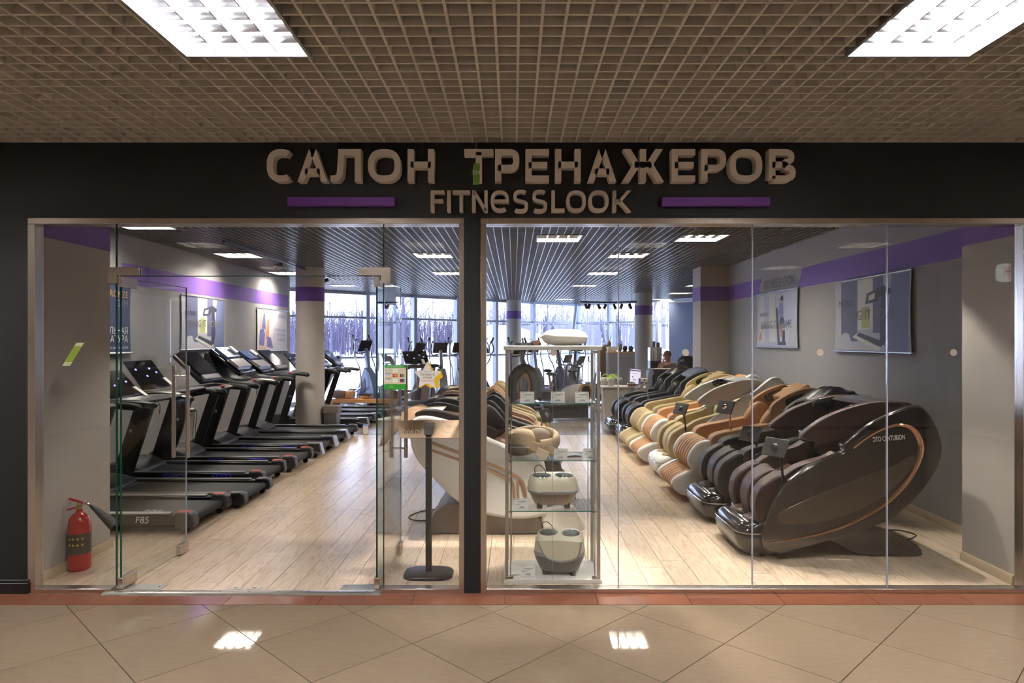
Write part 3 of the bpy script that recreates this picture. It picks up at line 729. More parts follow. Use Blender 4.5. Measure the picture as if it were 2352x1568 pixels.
# ------------------------------------------------ stickers and a painted light image on the glass
t = thing('payment_sticker', 'green and cream payment card sticker on the glass', 'sticker', (X0(906), GY0, H-(869-782)*.0029))
def card(x0, x1, y0, y1, m, dz=.0006, nm='print'):  # flat print patch on a sticker, local metres
    return MB().bx(x0, x1, -.0012-dz, -.0004, y0, y1).build(nm, m, t, smooth=0)
k = .00295; gx = lambda p: (p-906)*k; gz = lambda p: (869-p)*k
m_grn = mat('sticker_green', rgb(40, 148, 44), .5); m_crm = mat('sticker_cream', rgb(206, 202, 176), .6)
card(gx(881), gx(931), gz(898), gz(840), m_crm, 0, 'sheet')
card(gx(881), gx(931), gz(847), gz(840), m_grn); card(gx(881), gx(931), gz(898), gz(885), m_grn)
m_navy = mat('card_navy', rgb(40, 48, 110), .5); m_gold = mat('card_gold', rgb(206, 164, 60), .5); m_orng = mat('card_orange', rgb(214, 110, 40), .5); m_teal = mat('card_teal', rgb(24, 120, 140), .5)
for y in (864.5, 876.5):
    card(gx(884), gx(897), gz(y+4.5), gz(y-4), m_paper); card(gx(884), gx(897), gz(y-2.6), gz(y-4), m_navy, .0012); card(gx(884), gx(897), gz(y+4.5), gz(y+3.4), m_gold, .0012)
    text('print', 'VISA', .011, m_navy, t, face((gx(890.5), -.0032, gz(y+.4)), *FRONT))
card(gx(900), gx(912), gz(869), gz(861), m_orng); card(gx(900), gx(905), gz(869), gz(861), m_red, .0012); text('print', 'MasterCard', .005, m_paper, t, face((gx(906), -.0035, gz(865)), *FRONT))
for i, mm in enumerate((m_navy, m_red, m_grn)): card(gx(917+i*3.6), gx(920.2+i*3.6), gz(869), gz(861), mm)
for i, mm in enumerate((m_red, m_navy, m_teal)): card(gx(917+i*3.6), gx(920.6+i*3.6), gz(881), gz(873), mm)
card(gx(900), gx(912), gz(881), gz(873), m_paper); text('print', 'Pay', .007, m_ink, t, face((gx(906), -.0032, gz(877)), *FRONT))
card(gx(901), gx(912), gz(857), gz(850), m_paper); text('print', 'МИР', .009, m_grn, t, face((gx(906.5), -.0032, gz(853.5)), *FRONT))
text('print', 'ДОБРО ПОЖАЛОВАТЬ!', .0098, m_paper, t, face((gx(906), -.0032, gz(843.5)), *FRONT)); text('print', 'UCS', .015, m_crm, t, face((gx(897), -.0032, gz(891.5)), *FRONT))
t = thing('star_sticker', 'white star sticker with yellow side asking for a review', 'sticker', (X0(981), GY0, H-(864-782)*.0029))
k = .00295; sx = lambda p: (p-981)*k; sz = lambda p: (864-p)*k
star = [(980, 832), (990, 853), (1013, 856), (996.5, 872), (999, 893), (979.5, 883.5), (960, 892), (963, 872), (948, 855), (970, 852)]
star2 = [(980, 832), (985, 835), (994, 853), (1013, 854), (1017, 868), (1007, 876), (1009, 893), (985, 893), (975, 886), (966, 893), (960, 893), (963, 872), (948, 855), (970, 852)]
MB().prism([(sx(a), sz(b)) for a, b in star2], -.0015, -.0004).build('side_print', mat('star_yellow', rgb(232, 190, 20), .5), t, smooth=0)
MB().prism([(sx(a), sz(b)) for a, b in star], -.0028, -.0016).build('face', mat('star_white', rgb(236, 228, 222), .6), t, smooth=0)
for (s_, sz_, y, mm) in (('онлайн-отзывы', .008, 856, m_ink), ('Оставьте', .022, 862.5, m_ink), ('отзыв', .022, 869.5, m_ink), ('Яндекс Карты', .0125, 877, m_red)):
    text('print', s_, sz_, mm, t, face((sx(981), -.0034, sz(y)), *FRONT))
t = thing('glass_light_image', 'slanted pale green light image painted on the left glass panel', 'sticker', (X0(162), GY0, H-(814-782)*.0029))  # green light image in the glass, painted as a flat patch
lf = [(-25, -27), (-9, -26), (25, 25), (7, 26)]
q = lambda a, b: (a*.003, b*.003)
MB().prism([q(-25, -27), q(-7, -27), q(25, 26), q(7, 26)], -.0015, -.0004).build('sheet', mat('light_image_pale', rgb(206, 212, 170), .6), t, smooth=0)
MB().prism([q(-20, -18), q(-1.5, -18), q(20.5, 18), q(2, 18)], -.0026, -.0016).build('print', mat('leaf_green', rgb(150, 176, 60), .6), t, smooth=0)
# ================================================================== spot lamps on tracks just inside the shopfront
m_lamp = mat('spot_lens', (1, 1, 1), .3, emit=60, emit_col=(1, .88, .72))
def spot(parent, loc, tgt, energy=0, size=48, body=m_blk, blend=.35):
    d = (Vector(tgt)-Vector(loc)).normalized(); q_ = d.to_track_quat('-Z', 'Y').to_matrix().to_4x4(); q_.translation = Vector(loc)
    h = MB().lathe([(.018, .085), (.034, .08), (.036, -.05), (.03, -.05), (.028, -.03)], 18).build('lamp_head', body, parent); h.matrix_local = q_
    MB().lathe([(.0285, -.034), (.001, -.033)], 18).build('lens', m_lamp, h)
    MB().tube([(0, 0, 0), Vector(q_.inverted() @ (Vector(loc)+Vector((0, 0, .1))))], .007, 8).build('bracket', body, h)
    if energy:
        l = bpy.data.lights.new('spot_light', 'SPOT'); l.energy = energy; l.spot_size = radians(size); l.spot_blend = blend; l.shadow_soft_size = .03; l.color = (1, .91, .82)
        lo = bpy.data.objects.new('spot_light', l); COL.objects.link(lo); lo.parent = h; lo.location = (0, 0, -.056)
for (x0, x1, y, lamps, lab) in [(-2.9, -.5, 1.5, [(-2.4, (-3.05, .8, 0)), (-1.7, (-1.75, 2.3, 0)), (-.9, (-.5, 1.35, .7))], 'ceiling track over the doorway'),
                                (-.1, 3.3, 1.35, [(.3, (.36, .36, 1.6)), (.9, (.9, .7, 0)), (1.7, (1.7, .45, 0)), (2.5, (2.45, .3, .0)), (3.1, (3.0, .3, 0))], 'ceiling track over the right shop window')]:
    t = thing('track_light', 'black spotlight track, '+lab, 'track light', (0, 0, 0))
    MB().bx(x0, x1, y-.018, y+.018, 3.02, 3.05).build('rail', m_blk, t)
    for xx in (x0+.1, x1-.1): MB().tube([(xx, y, 3.05), (xx, y, 3.8)], .004, 6).build('hanger', m_alu, t)
    for (x, tg) in lamps: spot(t, (x, y, 2.92), tg, {.3: 150, -.9: 95, -2.4: 30, -1.7: 42}.get(x, 70), {.3: 34, -.9: 36, -2.4: 52, -1.7: 48}.get(x, 60), blend=.8 if x == -2.4 else .35)
t = thing('ceiling_spot', 'small black ceiling spot above the display cabinet', 'spotlight', (0, 0, 0))
MB().bx(.5, .8, .3, .34, 3.03, 3.06).build('rail', m_blk, t); MB().tube([(.65, .32, 3.06), (.65, .32, 3.8)], .004, 6).build('hanger', m_alu, t)
spot(t, (.65, .3, 2.94), (.34, .32, 1.5), 170, 46)
# ================================================================== treadmills
def treadmill(label, loc, rz=0, Lr=.95, frame=m_blk, rail=m_mgrey, cap=m_dgrey, upright=m_blk, console='wide', spring=None, sticker=None, word=None, hz=1.02, wd=.41, hood=True, light_rail=False, star=False):
    t = thing('treadmill', label, 'treadmill', loc, rz, 'treadmills in the row along the left wall')
    B = MB().prism([(-.5, .07), (Lr, .07), (Lr, .135), (-.5, .15)], -wd+.1, wd-.1).build('deck', frame, t)
    MB().prism([(-.5, .152), (Lr-.03, .142), (Lr+.01, .12), (Lr-.03, .1), (Lr-.03, .1), (-.5, .1)], -wd+.12, wd-.12).build('belt', m_belt, t)
    MB().tube([(Lr, -wd+.1, .11), (Lr, wd-.1, .11)], .036, 16).build('rear_roller', m_rub, t)
    if word: text('belt_print', word, .075, m_white, t, face((Lr-.42, -wd+.24, .1535), (1, 0, -.008), (0, 1, 0)), .0003, shear=.2)
    for s in (-1, 1):
        r = MB().prism([(-.6, .07), (Lr-.02, .075), (Lr-.02, .165), (-.6, .185)], s*wd, s*(wd-.1)).build('side_rail', frame, t, bevel=.01)
        MB().bx(-.5, Lr-.16, s*(wd-.05)-.036, s*(wd-.05)+.036, .172, .184).build('foot_strip', rail, r, bevel=.004)
        c = MB().prism([(Lr-.1, .05), (Lr+.06, .055), (Lr+.075, .09), (Lr+.06, .175), (Lr+.02, .192), (Lr-.1, .19)], s*(wd+.008), s*(wd-.108)).build('end_cap', cap, t, bevel=.012)
        if sticker: MB().bx(Lr-.09, Lr+.02, s*(wd-.05)-.04, s*(wd-.05)+.04, .19, .195).build('warning_label', sticker, c)
        if star: MB().prism([(Lr-.14, .1), (Lr+.1, .05), (Lr+.1, .07), (Lr+.06, .2), (Lr-.14, .2), (Lr-.14, .185), (Lr+.045, .185), (Lr+.075, .08), (Lr-.14, .115)], s*(wd+.014), s*(wd-.112)).build('cap_trim', m_silver, c)
        MB().lathe([(.032, -.02), (.032, .02)], 14, (Lr-.03, s*(wd-.06), .032), 'y').build('wheel', m_rub, t)
        if spring:
            sp = MB()
            for i in range(4):
                for x0 in (-.1, .46):
                    sp.tube([(x0+i*.052+.03*cos(a*pi/6), s*(wd+.004), .142+.021*sin(a*pi/6)) for a in range(12)], .008, 5, closed=True)
            sp.build('spring', spring, r)
    for s in (-1, 1):
        MB().bx(-.98, -.5, s*(wd+.005), s*(wd-.085), .02, .1).build('base_foot', frame, t, bevel=.012)
        u = MB().beam((-.68, s*(wd-.01), .08), (-.36, s*(wd-.01), hz), .055, .125).build('upright', upright, t, bevel=.012)
        MB().lathe([(.02, s*.03), (.02, s*.034)], 6, (-.5, s*(wd-.01), .62), 'y').build('badge', m_silver, u)
        hb = MB().tube(catmull([(-.42, s*(wd-.01), hz+.0), (-.2, s*(wd-.01), hz+.02), (.05, s*(wd-.015), hz+.0), (.1, s*(wd-.03), hz-.03)], 4), [.038]*9+[.04, .04, .04, .03], 10).build('handrail', upright, t)
    if hood:
        MB().prism(catmull([(-.95, .05), (-.96, .18), (-.86, .25), (-.66, .26), (-.5, .2), (-.46, .15), (-.48, .05)], 4), -wd+.09, wd-.09).build('motor_hood', m_dgrey if cap is not m_blk else m_blk, t, bevel=.02)
    # console
    if console == 'wide':
        MB().prism(catmull([(-.52, hz+.02), (-.4, hz+.06), (-.15, hz+.04), (-.1, hz), (-.3, hz-.05), (-.5, hz-.04)], 3, True), -wd, wd).build('console_bridge', frame, t, bevel=.01)
        c = MB().beam((-.62, 0, hz+.42), (-.24, 0, hz+.1), wd*1.6, .06).build('console_panel', frame, t, bevel=.02)
        MB().beam((-.594, 0, hz+.43), (-.29, 0, hz+.17), wd*1.35, .06).build('screen', m_screen, c)
        MB().beam((-.30, 0, hz+.175), (-.235, 0, hz+.12), wd*1.2, .06).build('key_panel', m_silver, c)
    elif console == 'tablet':
        MB().prism(catmull([(-.5, hz), (-.4, hz+.05), (-.1, hz+.06), (.0, hz+.03), (-.2, hz-.02), (-.5, hz-.05)], 3, True), -wd+.01, wd-.01).build('console_bridge', frame, t, bevel=.01)
        c = MB().beam((-.66, 0, hz+.36), (-.42, 0, hz+.06), wd*1.5, .025).build('console_panel', m_blkg, t, bevel=.008)
        MB().beam((-.40, .12, hz+.17), (-.26, .12, hz+.06), .07, .012).build('tablet_rest', m_whitel, t, bevel=.004)
        e_ = mat('screen_digits', rgb(150, 140, 255), .4, emit=.8)
        for (a, y, z) in ((.3, .1, 0), (.55, -.05, 0), (.45, .2, 0), (.3, -.2, 0)):
            p = Vector((-.66, y, hz+.36)).lerp(Vector((-.42, y, hz+.06)), a)+Vector((.011, 0, .009))
            MB().beam(p, p+Vector((.012, 0, -.015)), .03, .006).build('digit', e_, c)
    elif console == 'bowl':
        MB().prism(catmull([(-.66, hz+.44), (-.7, hz+.3), (-.6, hz+.08), (-.4, hz-.04), (-.1, hz-.03), (-.12, hz+.04), (-.38, hz+.08), (-.52, hz+.2)], 4, True), -wd+.02, wd-.02).build('console_bridge', frame, t, bevel=.015)
        c = MB().beam((-.66, 0, hz+.46), (-.2, 0, hz+.14), wd*1.5, .07).build('console_panel', m_blkg, t, bevel=.025)
        MB().beam((-.6, 0, hz+.475), (-.42, 0, hz+.35), wd*1.2, .05).build('screen', mat('console_blue', rgb(70, 90, 130), .12), c)
        MB().beam((-.39, 0, hz+.32), (-.25, 0, hz+.22), wd*1.2, .055).build('key_panel', m_silver, c)
        MB().beam((-.55, .18, hz+.5), (-.44, .18, hz+.42), .1, .02).build('tablet_rest', m_white, c)
    MB().tube(catmull([(-.12, .05, hz+.03), (-.08, .05, hz-.05), (-.1, .08, hz-.16), (-.09, .05, hz-.1)], 4), .004, 5).build('safety_cord', m_red, t)
    MB().bx(-.14, -.09, .02, .07, hz+.03, hz+.055).build('safety_key', m_red, t, bevel=.006)
    return t
m_redlab = mat('red_label', rgb(190, 60, 56), .5)
m_lrail = mat('pale_rail', rgb(184, 182, 178), .35)
XT = -3.86
treadmill('black treadmill nearest the glass front with pale foot rails and red rear labels', (XT, 1.79, 0), cap=m_dgrey, rail=m_lrail, sticker=m_redlab, word='SOLE', console='wide', hz=1.05)
treadmill('black treadmill with large rear caps, second from the glass front', (XT+.1, 2.68, 0), frame=m_blk, cap=m_blk, console='tablet', hz=1.18)
treadmill('black treadmill with blue cushion springs and glowing display, third from the glass front', (XT-.05, 3.61, 0), spring=m_blue, sticker=m_redlab, console='tablet', cap=m_dgrey, word='RELAX', hz=.98)
treadmill('black treadmill with blue springs, fourth from the glass front', (XT, 4.61, 0), spring=m_blue, sticker=m_redlab, word='RELAX', console='wide', hz=.93)
treadmill('black treadmill with curved bowl console and silver rear trim', (XT+.02, 5.70, 0), spring=m_blue, star=True, console='bowl', hz=.95)
treadmill('black treadmill with silver console, sixth from the glass front', (XT+.0, 6.6, 0), star=True, console='bowl', hz=1.06)
treadmill('black treadmill with upright display just before the round column', (XT-.02, 7.47, 0), console='wide', hz=1.1)
treadmill('black treadmill deck emerging right of the round column and bin', (XT-.05, 9.2, 0), star=True, console='tablet', hz=1.1)
treadmill('black treadmill second beyond the round column', (XT+.05, 10.1, 0), star=True, console='wide', hz=1.05)
treadmill('black treadmill third beyond the round column', (XT+.1, 11.0, 0), star=False, console='wide', hz=1.05)
for (txt, x, y, z) in (('F85', -3.3, 1.79-.421, .125), ('AC-EFT', -3.02, 2.68-.421, .12), ('Star', -3.05, 5.70-.421, .12)):
    p = [o for o in bpy.data.objects if o.name.startswith('treadmill') and o.parent is None and abs(o.location.y-(y+.421)) < .01][0]
    text('side_print', txt, .085, m_white, p, face((x-p.location.x, -.4125, z), *FRONT), .0004, shear=.15)
for y_, sz_ in ((2.68, .9), (3.61, 1.1), (4.61, 1.13), (5.70, 1.12)):
    for o_ in bpy.data.objects:
        if o_.name.startswith('treadmill') and o_.parent is None and abs(o_.location.y-y_) < .005: o_.scale = (1, 1, sz_)
# wall sockets with plugs behind the treadmills
t = thing('wall_socket', 'white double socket with two black plugs on the left wall', 'socket', (-5.06, px(437, 945, 10.7).y, .62))
MB().bx(0, .012, -.08, .08, -.04, .04).build('face_plate', m_white, t, bevel=.004)
for y in (-.04, .04):
    p = MB().lathe([(.018, .012), (.02, .05), (.008, .07)], 12, (0, y, 0), 'x').build('plug', m_blk, t)
    MB().tube(catmull([(.06, y, 0), (.07, y, -.1), (.04, y+.02, -.35), (.05, y+.05, -.6)], 5), .005, 6).build('plug_cable', m_cable, p)

# ================================================================== massage chairs (local +x = feet, y = across, z up)
def leather(n, c, r=.42): return mat(n, c, r, spec=.3, bump=.06, bscale=120)
L_brown = leather('leather_dark_brown', rgb(52, 34, 33), .38); L_tan = leather('leather_tan', rgb(190, 146, 102)); L_cream = leather('leather_cream', rgb(206, 190, 150))
L_white = mat('shell_white', rgb(240, 236, 230), .3); L_grey = mat('shell_pearl_grey', rgb(196, 196, 194), .25, .15, coat=.3); L_black = leather('leather_black', rgb(26, 24, 26), .35)
L_olive = leather('leather_olive_beige', rgb(170, 150, 106)); L_bronze = mat('shell_bronze', rgb(64, 58, 54), .16, .6, coat=.6); L_dk = mat('shell_dark_gloss', rgb(34, 30, 32), .15, .2, coat=.6)
L_copper = mat('copper_trim', (.80, .45, .30), .15, 1); L_bronze_hi = mat('shell_bronze_highlight', rgb(92, 82, 72), .14, .6, coat=.6); L_choc = leather('leather_chocolate', rgb(44, 34, 34)); L_champ = mat('trim_champagne', rgb(176, 140, 116), .3, .4)
def ribs(t, name, prof, y0, y1, n, m, bev=.022):
    w = (y1-y0)/n
    for i in range(n): MB().prism(prof, y0+i*w+.003, y0+(i+1)*w-.003).build(name, m, t, bevel=bev, bseg=3)
def tablet(t, x, y, z, h, m_arm, yaw=-35):
    a = MB().tube(catmull([(x, y, z), (x+.01, y, z+h*.6), (x+.04, y, z+h)], 5), .01, 8).build('tablet_arm', m_arm, t)
    M = Matrix.Translation((x+.06, y, z+h+.03)) @ Matrix.Rotation(radians(yaw), 4, 'Z') @ Matrix.Rotation(radians(-25), 4, 'Y')
    b = MB().obox((0, 0, 0), (.015, .22, .15)).build('tablet', m_dgrey, t, bevel=.006); b.matrix_local = M
    MB().obox((-.009, 0, 0), (.004, .2, .13)).build('tablet_screen', m_screen, b)
    MB().lathe([(.03, .008), (.03, .014), (.015, .03)], 16, ax='x').build('tablet_joint', m_arm, b)
def foot_box(t, style, m_in, m_out):
    if style == 'boat':
        rings = []
        for (z, x0, x1, yy) in ((.004, .46, .68, .31), (.06, .42, .75, .35), (.15, .4, .78, .37), (.24, .4, .75, .36), (.275, .42, .7, .34)):
            rings.append([(p[0], p[1], z) for p in rrect(x1-x0, 2*yy, .12, 5, (x0+x1)/2, 0)])
        b = MB().loft(rings).build('foot_box', m_out, t, smooth=50)
        rg = [(p[0], p[1], .2) for p in rrect(.385, .75, .13, 5, .585, 0)]
        MB().tube(rg, .006, 6, closed=True).build('foot_trim', m_chrome, b)
        for s in (-1, 1): MB().ell((.54, s*.15, .275), (.14, .11, .035), 18, 8).build('foot_well', m_in, t)
    else:
        pr = catmull([(.46, .06), (.7, .04), (.82, .12), (.83, .2), (.74, .27), (.58, .33), (.47, .34)], 4, True)
        for s in (-1, 1): MB().prism(pr, s*.385, s*.29).build('foot_side', m_out, t, bevel=.03, bseg=3)
        ribs(t, 'foot_rib', [(p[0]-.012, p[1]-.004) for p in pr], -.285, .285, 6, m_in, .03)
def calf_rest(t, m_in, m_out, n=6, big=False):
    pr = catmull([(.36, .28), (.58, .3), (.66, .42), (.6, .56), (.5, .63), (.38, .6)], 4, True)
    if big:
        pr = catmull([(.36, .22), (.56, .24), (.635, .36), (.625, .5), (.55, .6), (.38, .64)], 4, True)
        for (a, b, dx) in ((-.35, -.2, 0), (-.195, -.11, -.05), (-.105, .105, -.02), (.11, .195, -.05), (.2, .35, 0)):
            MB().prism([(p[0]+dx, p[1]) for p in pr], a, b).build('calf_pad', m_in, t, bevel=.035, bseg=4)
    else:
        for s in (-1, 1): MB().prism(pr, s*.375, s*.28).build('calf_side', m_out, t, bevel=.03, bseg=3)
        ribs(t, 'calf_rib', pr, -.275, .275, n, m_in, .03)
def inner(t, m_in, m_pad, back0=(-.25, .52), back1=(-.72, 1.1), w=.27, shoulder=True, hood=True):
    # seat, reclined back, head pad, shoulder cushions
    MB().prism(catmull([(.38, .5), (.2, .56), (-.1, .5), (-.3, .46), (-.3, .3), (.36, .3)], 3, True), -w, w).build('seat', m_in, t, bevel=.03, bseg=3)
    b0, b1 = Vector((back0[0], 0, back0[1])), Vector((back1[0], 0, back1[1]))
    MB().beam(b0, b1, 2*w, .14).build('backrest', m_in, t, bevel=.05, bseg=4)
    d = (b1-b0).normalized(); n = Vector((-d.z, 0, d.x)); n = n if n.z > 0 else -n
    for k in range(5):
        p = b0.lerp(b1, .12+.15*k)+n*.07
        MB().beam(p-d*.04, p+d*.04, 1.5*w, .05).build('back_roll', m_pad, t, bevel=.022, bseg=3)
    hp = b0.lerp(b1, .86)+n*.095
    MB().beam(hp-d*.12, hp+d*.12, 1.5*w, .09).build('head_pillow', m_pad, t, bevel=.04, bseg=4)
    if shoulder:
        for s in (-1, 1):
            c = b0.lerp(b1, .42)+n*.16+Vector((0, s*(w-.0), 0))
            M = Matrix.Rotation(math.atan2(d.x, d.z), 4, 'Y')
            MB().ell(c, (.12, .085, .17), 20, 12, M, .75).build('shoulder_pad', m_pad, t)
def chair_egg(label, loc, rz, m_sh, m_in, m_pad, m_trim=L_copper, foot=L_dk, logo=None, tab=True, cover=None, hood_m=None, outline=None, base=L_dk, plain=False, wing=None):
    t = thing('massage_chair', label, 'massage chair', loc, rz, 'massage chairs along the right wall')
    cv = lambda a, b: (1.198-.001121*a, 1.456-.001121*b)
    out = outline or [(545, 1215), (522, 1150), (545, 1040), (590, 900), (650, 800), (720, 730), (850, 640), (1000, 575), (1090, 535), (1080, 490), (1130, 440), (1250, 345), (1400, 270), (1560, 218), (1640, 228), (1715, 330), (1760, 440), (1770, 530), (1740, 640), (1650, 785), (1520, 925), (1390, 1015), (1200, 1090), (950, 1165), (720, 1228), (620, 1242)]
    oc = catmull([cv(*p) for p in out], 3, True)
    for s in (-1, 1):
        sd = MB().prism(oc, s*.43, s*.34).build('side_shell', m_sh, t, bevel=.03, bseg=4)
        tr = catmull([(1.198-.001121*a, s*.4305, 1.456-.001121*b) for a, b in [(560, 1165), (800, 1130), (1050, 1062), (1250, 968), (1400, 868), (1530, 730), (1610, 570), (1615, 470), (1570, 385), (1500, 352), (1430, 352), (1330, 385), (1240, 440), (1150, 512)]], 4)
        n_ = len(tr)
        if not plain: MB().tube(tr, [.006+.015*sin(pi*min(1, i/(n_-1)*1.0)) for i in range(n_)], 8, flat=1.0).build('trim_band', m_trim, sd)
        up = catmull([cv(*p) for p in [(1090, 520), (1125, 450), (1250, 352), (1400, 280), (1560, 228), (1635, 240), (1700, 325), (1600, 360), (1480, 335), (1330, 370), (1220, 430), (1140, 510)]], 3, True)
        if not plain: MB().prism(up, s*.436, s*.345).build('upper_panel', hood_m or m_sh, sd, bevel=.008)
        fl = catmull([cv(*p) for p in [(640, 960), (800, 880), (1100, 750), (1400, 640), (1570, 560), (1560, 640), (1440, 780), (1250, 910), (1000, 1010), (760, 1040), (650, 1030)]], 3, True)
        if not plain: MB().prism(fl, s*.4325, s*.42).build('side_inset', L_bronze_hi, sd, bevel=.002)  # lighter bronze paints the shell's diagonal highlight onto the inset
        # armrest and inner wing
        MB().prism(catmull([cv(*p) for p in [(560, 850), (640, 770), (800, 650), (1000, 590), (1080, 560), (1050, 760), (800, 900), (600, 960)]], 3, True), s*.345, s*.24).build('armrest', m_in, t, bevel=.03, bseg=3)
        MB().prism(catmull([cv(*p) for p in [(820, 450), (900, 360), (1060, 270), (1300, 200), (1500, 200), (1560, 240), (1400, 330), (1200, 420), (1000, 480)]], 3, True), s*.36, s*.29).build('head_wing', wing or m_in, t, bevel=.025, bseg=3)
        sp = cv(1230, 265); MB().ell((sp[0], s*.285, sp[1]), (.1, .02, .055), 20, 10).build('speaker', m_blkg, t)
    # hood and back skin joining the sides
    bk = catmull([cv(*p) for p in [(1330, 205), (1500, 195), (1640, 228), (1715, 330), (1762, 440), (1770, 530), (1740, 640), (1650, 785), (1520, 925), (1390, 1010), (1200, 1085)]], 4)
    bi = [(p[0]+.05, p[1]-.02) for p in bk]
    MB().prism(bk+bi[::-1], -.345, .345).build('back_shell', hood_m or m_sh, t, bevel=.01)
    inner(t, m_in, m_pad, (-.2, .5), (-.62, 1.08), .25, True)
    MB().beam((.15, 0, .64), (.33, 0, .55), .46, .03).build('lap_pad', m_pad, t, bevel=.012)
    calf_rest(t, m_in, m_in, big=True); foot_box(t, 'boat', m_in, foot)
    # stand
    for s in (-1, 1):
        MB().prism(catmull([cv(*p) for p in [(650, 1220), (700, 1310), (740, 1318), (740, 1240), (800, 1215), (1000, 1178), (1060, 1190), (1200, 1265), (1300, 1285), (1650, 1300), (1695, 1275), (1660, 1215), (1500, 1130), (1300, 1060), (1150, 1070)]], 2, True), s*.31, s*.2).build('stand_rail', base, t, bevel=.015)
    MB().prism([cv(*p) for p in [(1150, 1080), (1320, 1075), (1520, 1140), (1680, 1230), (1690, 1285), (1650, 1298), (1450, 1290), (1250, 1270)]], -.3, .3).build('stand', base, t, bevel=.03)
    MB().bx(.4, .5, -.28, .28, .0, .02).build('front_foot', base, t); MB().bx(-.7, -.3, -.28, .28, 0, .03).build('rear_foot', base, t)
    if logo: text('logo', logo, .055, m_white, t, face((cv(1390, 442)[0], .4415, cv(1390, 442)[1]), Vector((-1, 0, .21)), (0, 0, 1)), .0006, width=.24)
    if tab: tablet(t, .43, .36, .6, .25, m_blk, 30)
    if cover: drape(t, cover)
    return t
def drape(t, m, x=-.62, z=1.13):
    R = random.Random(int(t.location.y*100)); mb = MB(); nx, ny = 14, 16; vs_ = []
    for j in range(ny+1):
        for i in range(nx+1):
            u = i/nx; v = -1+2*j/ny
            xx = x+.25-.55*u; zz = z-.04+.13*sin(pi*min(u*1.1, 1))-.5*max(0, u-.75)**1.5*4*.3
            zz += .018*sin(9*u+4*v+t.location.y)*sin(5*v)+.012*sin(14*v+7*u); zz -= .1*abs(v)**4
            vs_.append((xx+.02*sin(6*v), v*.33, zz))
    o = MB().add(vs_, [(j*(nx+1)+i, j*(nx+1)+i+1, (j+1)*(nx+1)+i+1, (j+1)*(nx+1)+i) for j in range(ny) for i in range(nx)]).build('headrest_cover', m, t, smooth=80)
    md = o.modifiers.new('solid', 'SOLIDIFY'); md.thickness = .012
def chair_classic(label, loc, rz, m_sh, m_in, m_pad, m_side=None, foot='ribbed', m_foot=None, cover=None, tab=None, open_wing=True, base=m_dgrey):
    t = thing('massage_chair', label, 'massage chair', loc, rz, 'massage chairs along the right wall')
    m_side = m_side or m_sh
    arm = catmull([(.34, .1), (.38, .3), (.36, .6), (.28, .69), (.1, .72), (-.3, .79), (-.36, .74), (-.42, .3), (-.38, .1)], 4, True)
    for s in (-1, 1):
        MB().prism(arm, s*.43, s*.33).build('side_shell', m_side, t, bevel=.03, bseg=3)
        a = MB().prism(catmull([(.36, .45), (.42, .62), (.36, .71), (.1, .765), (-.28, .83), (-.34, .78), (.0, .68), (.2, .6)], 4, True), s*.405, s*.25).build('armrest', m_in, t, bevel=.025, bseg=3)
        MB().prism(catmull([(.26, .68), (.2, .735), (-.15, .79), (-.2, .765)], 3, True), s*.37, s*.29).build('arm_pad', m_pad, a, bevel=.015)
        w = MB().prism(catmull([(-.3, .8), (-.34, .9), (-.5, 1.04), (-.72, 1.18), (-.82, 1.17), (-.86, 1.02), (-.7, .78), (-.5, .6), (-.36, .62)], 4, True), s*.43, s*.345).build('back_wing', m_sh, t, bevel=.03, bseg=3)
        iw = catmull([(-.27, .84), (-.25, 1.0), (-.42, 1.13), (-.62, 1.2), (-.74, 1.18), (-.6, 1.0), (-.4, .85)], 4, True)
        MB().prism(iw, s*.35, s*.275).build('inner_wing', m_in, t, bevel=.03, bseg=3)
        if open_wing: MB().prism(catmull([(-.44, 1.0), (-.4, 1.07), (-.52, 1.13), (-.62, 1.14), (-.56, 1.05)], 3, True), s*.355, s*.268).build('wing_window', m_screen, t)
    bk = catmull([(-.7, 1.2), (-.82, 1.18), (-.87, 1.04), (-.72, .78), (-.5, .5), (-.42, .3)], 4)
    MB().prism(bk+[(p[0]+.06, p[1]-.01) for p in bk[::-1]], -.35, .35).build('back_shell', m_sh, t, bevel=.02)
    inner(t, m_in, m_pad, (-.24, .5), (-.7, 1.1), .27)
    MB().beam((-.46, 0, 1.06), (-.74, 0, 1.22), .36, .05).build('head_cushion', m_pad, t, bevel=.02, bseg=3)
    calf_rest(t, m_in, m_side, big=(foot == 'boat')); foot_box(t, foot, m_in, m_foot or m_side)
    MB().prism([(.34, 0), (.36, .1), (-.5, .14), (-.62, .06), (-.62, 0)], -.36, .36).build('base', base, t, bevel=.02)
    if cover: drape(t, cover, -.6, 1.16)
    if tab: tablet(t, *tab)
    return t
XC = 2.55
chair_egg('glossy bronze brown massage chair with copper trim nearest the shop window', (XC, 1.06, 0), pi, L_bronze, L_brown, L_brown, logo='OTO CENTURION', hood_m=L_dk, foot=L_dk)
chair_classic('dark chocolate massage chair with black cover beside the bronze chair', (XC, 2.06, 0), pi, L_choc, L_choc, L_choc, foot='boat', m_foot=L_dk, cover=L_black, m_side=L_dk, tab=(.28, .36, .72, .1, m_blk, 30), open_wing=False)
chair_classic('white massage chair with bright tan leather, nearest of the white and tan pair', (XC, 3.08, 0), pi, L_white, L_tan, L_tan, tab=(.2, .37, .75, .22, L_copper, 30))
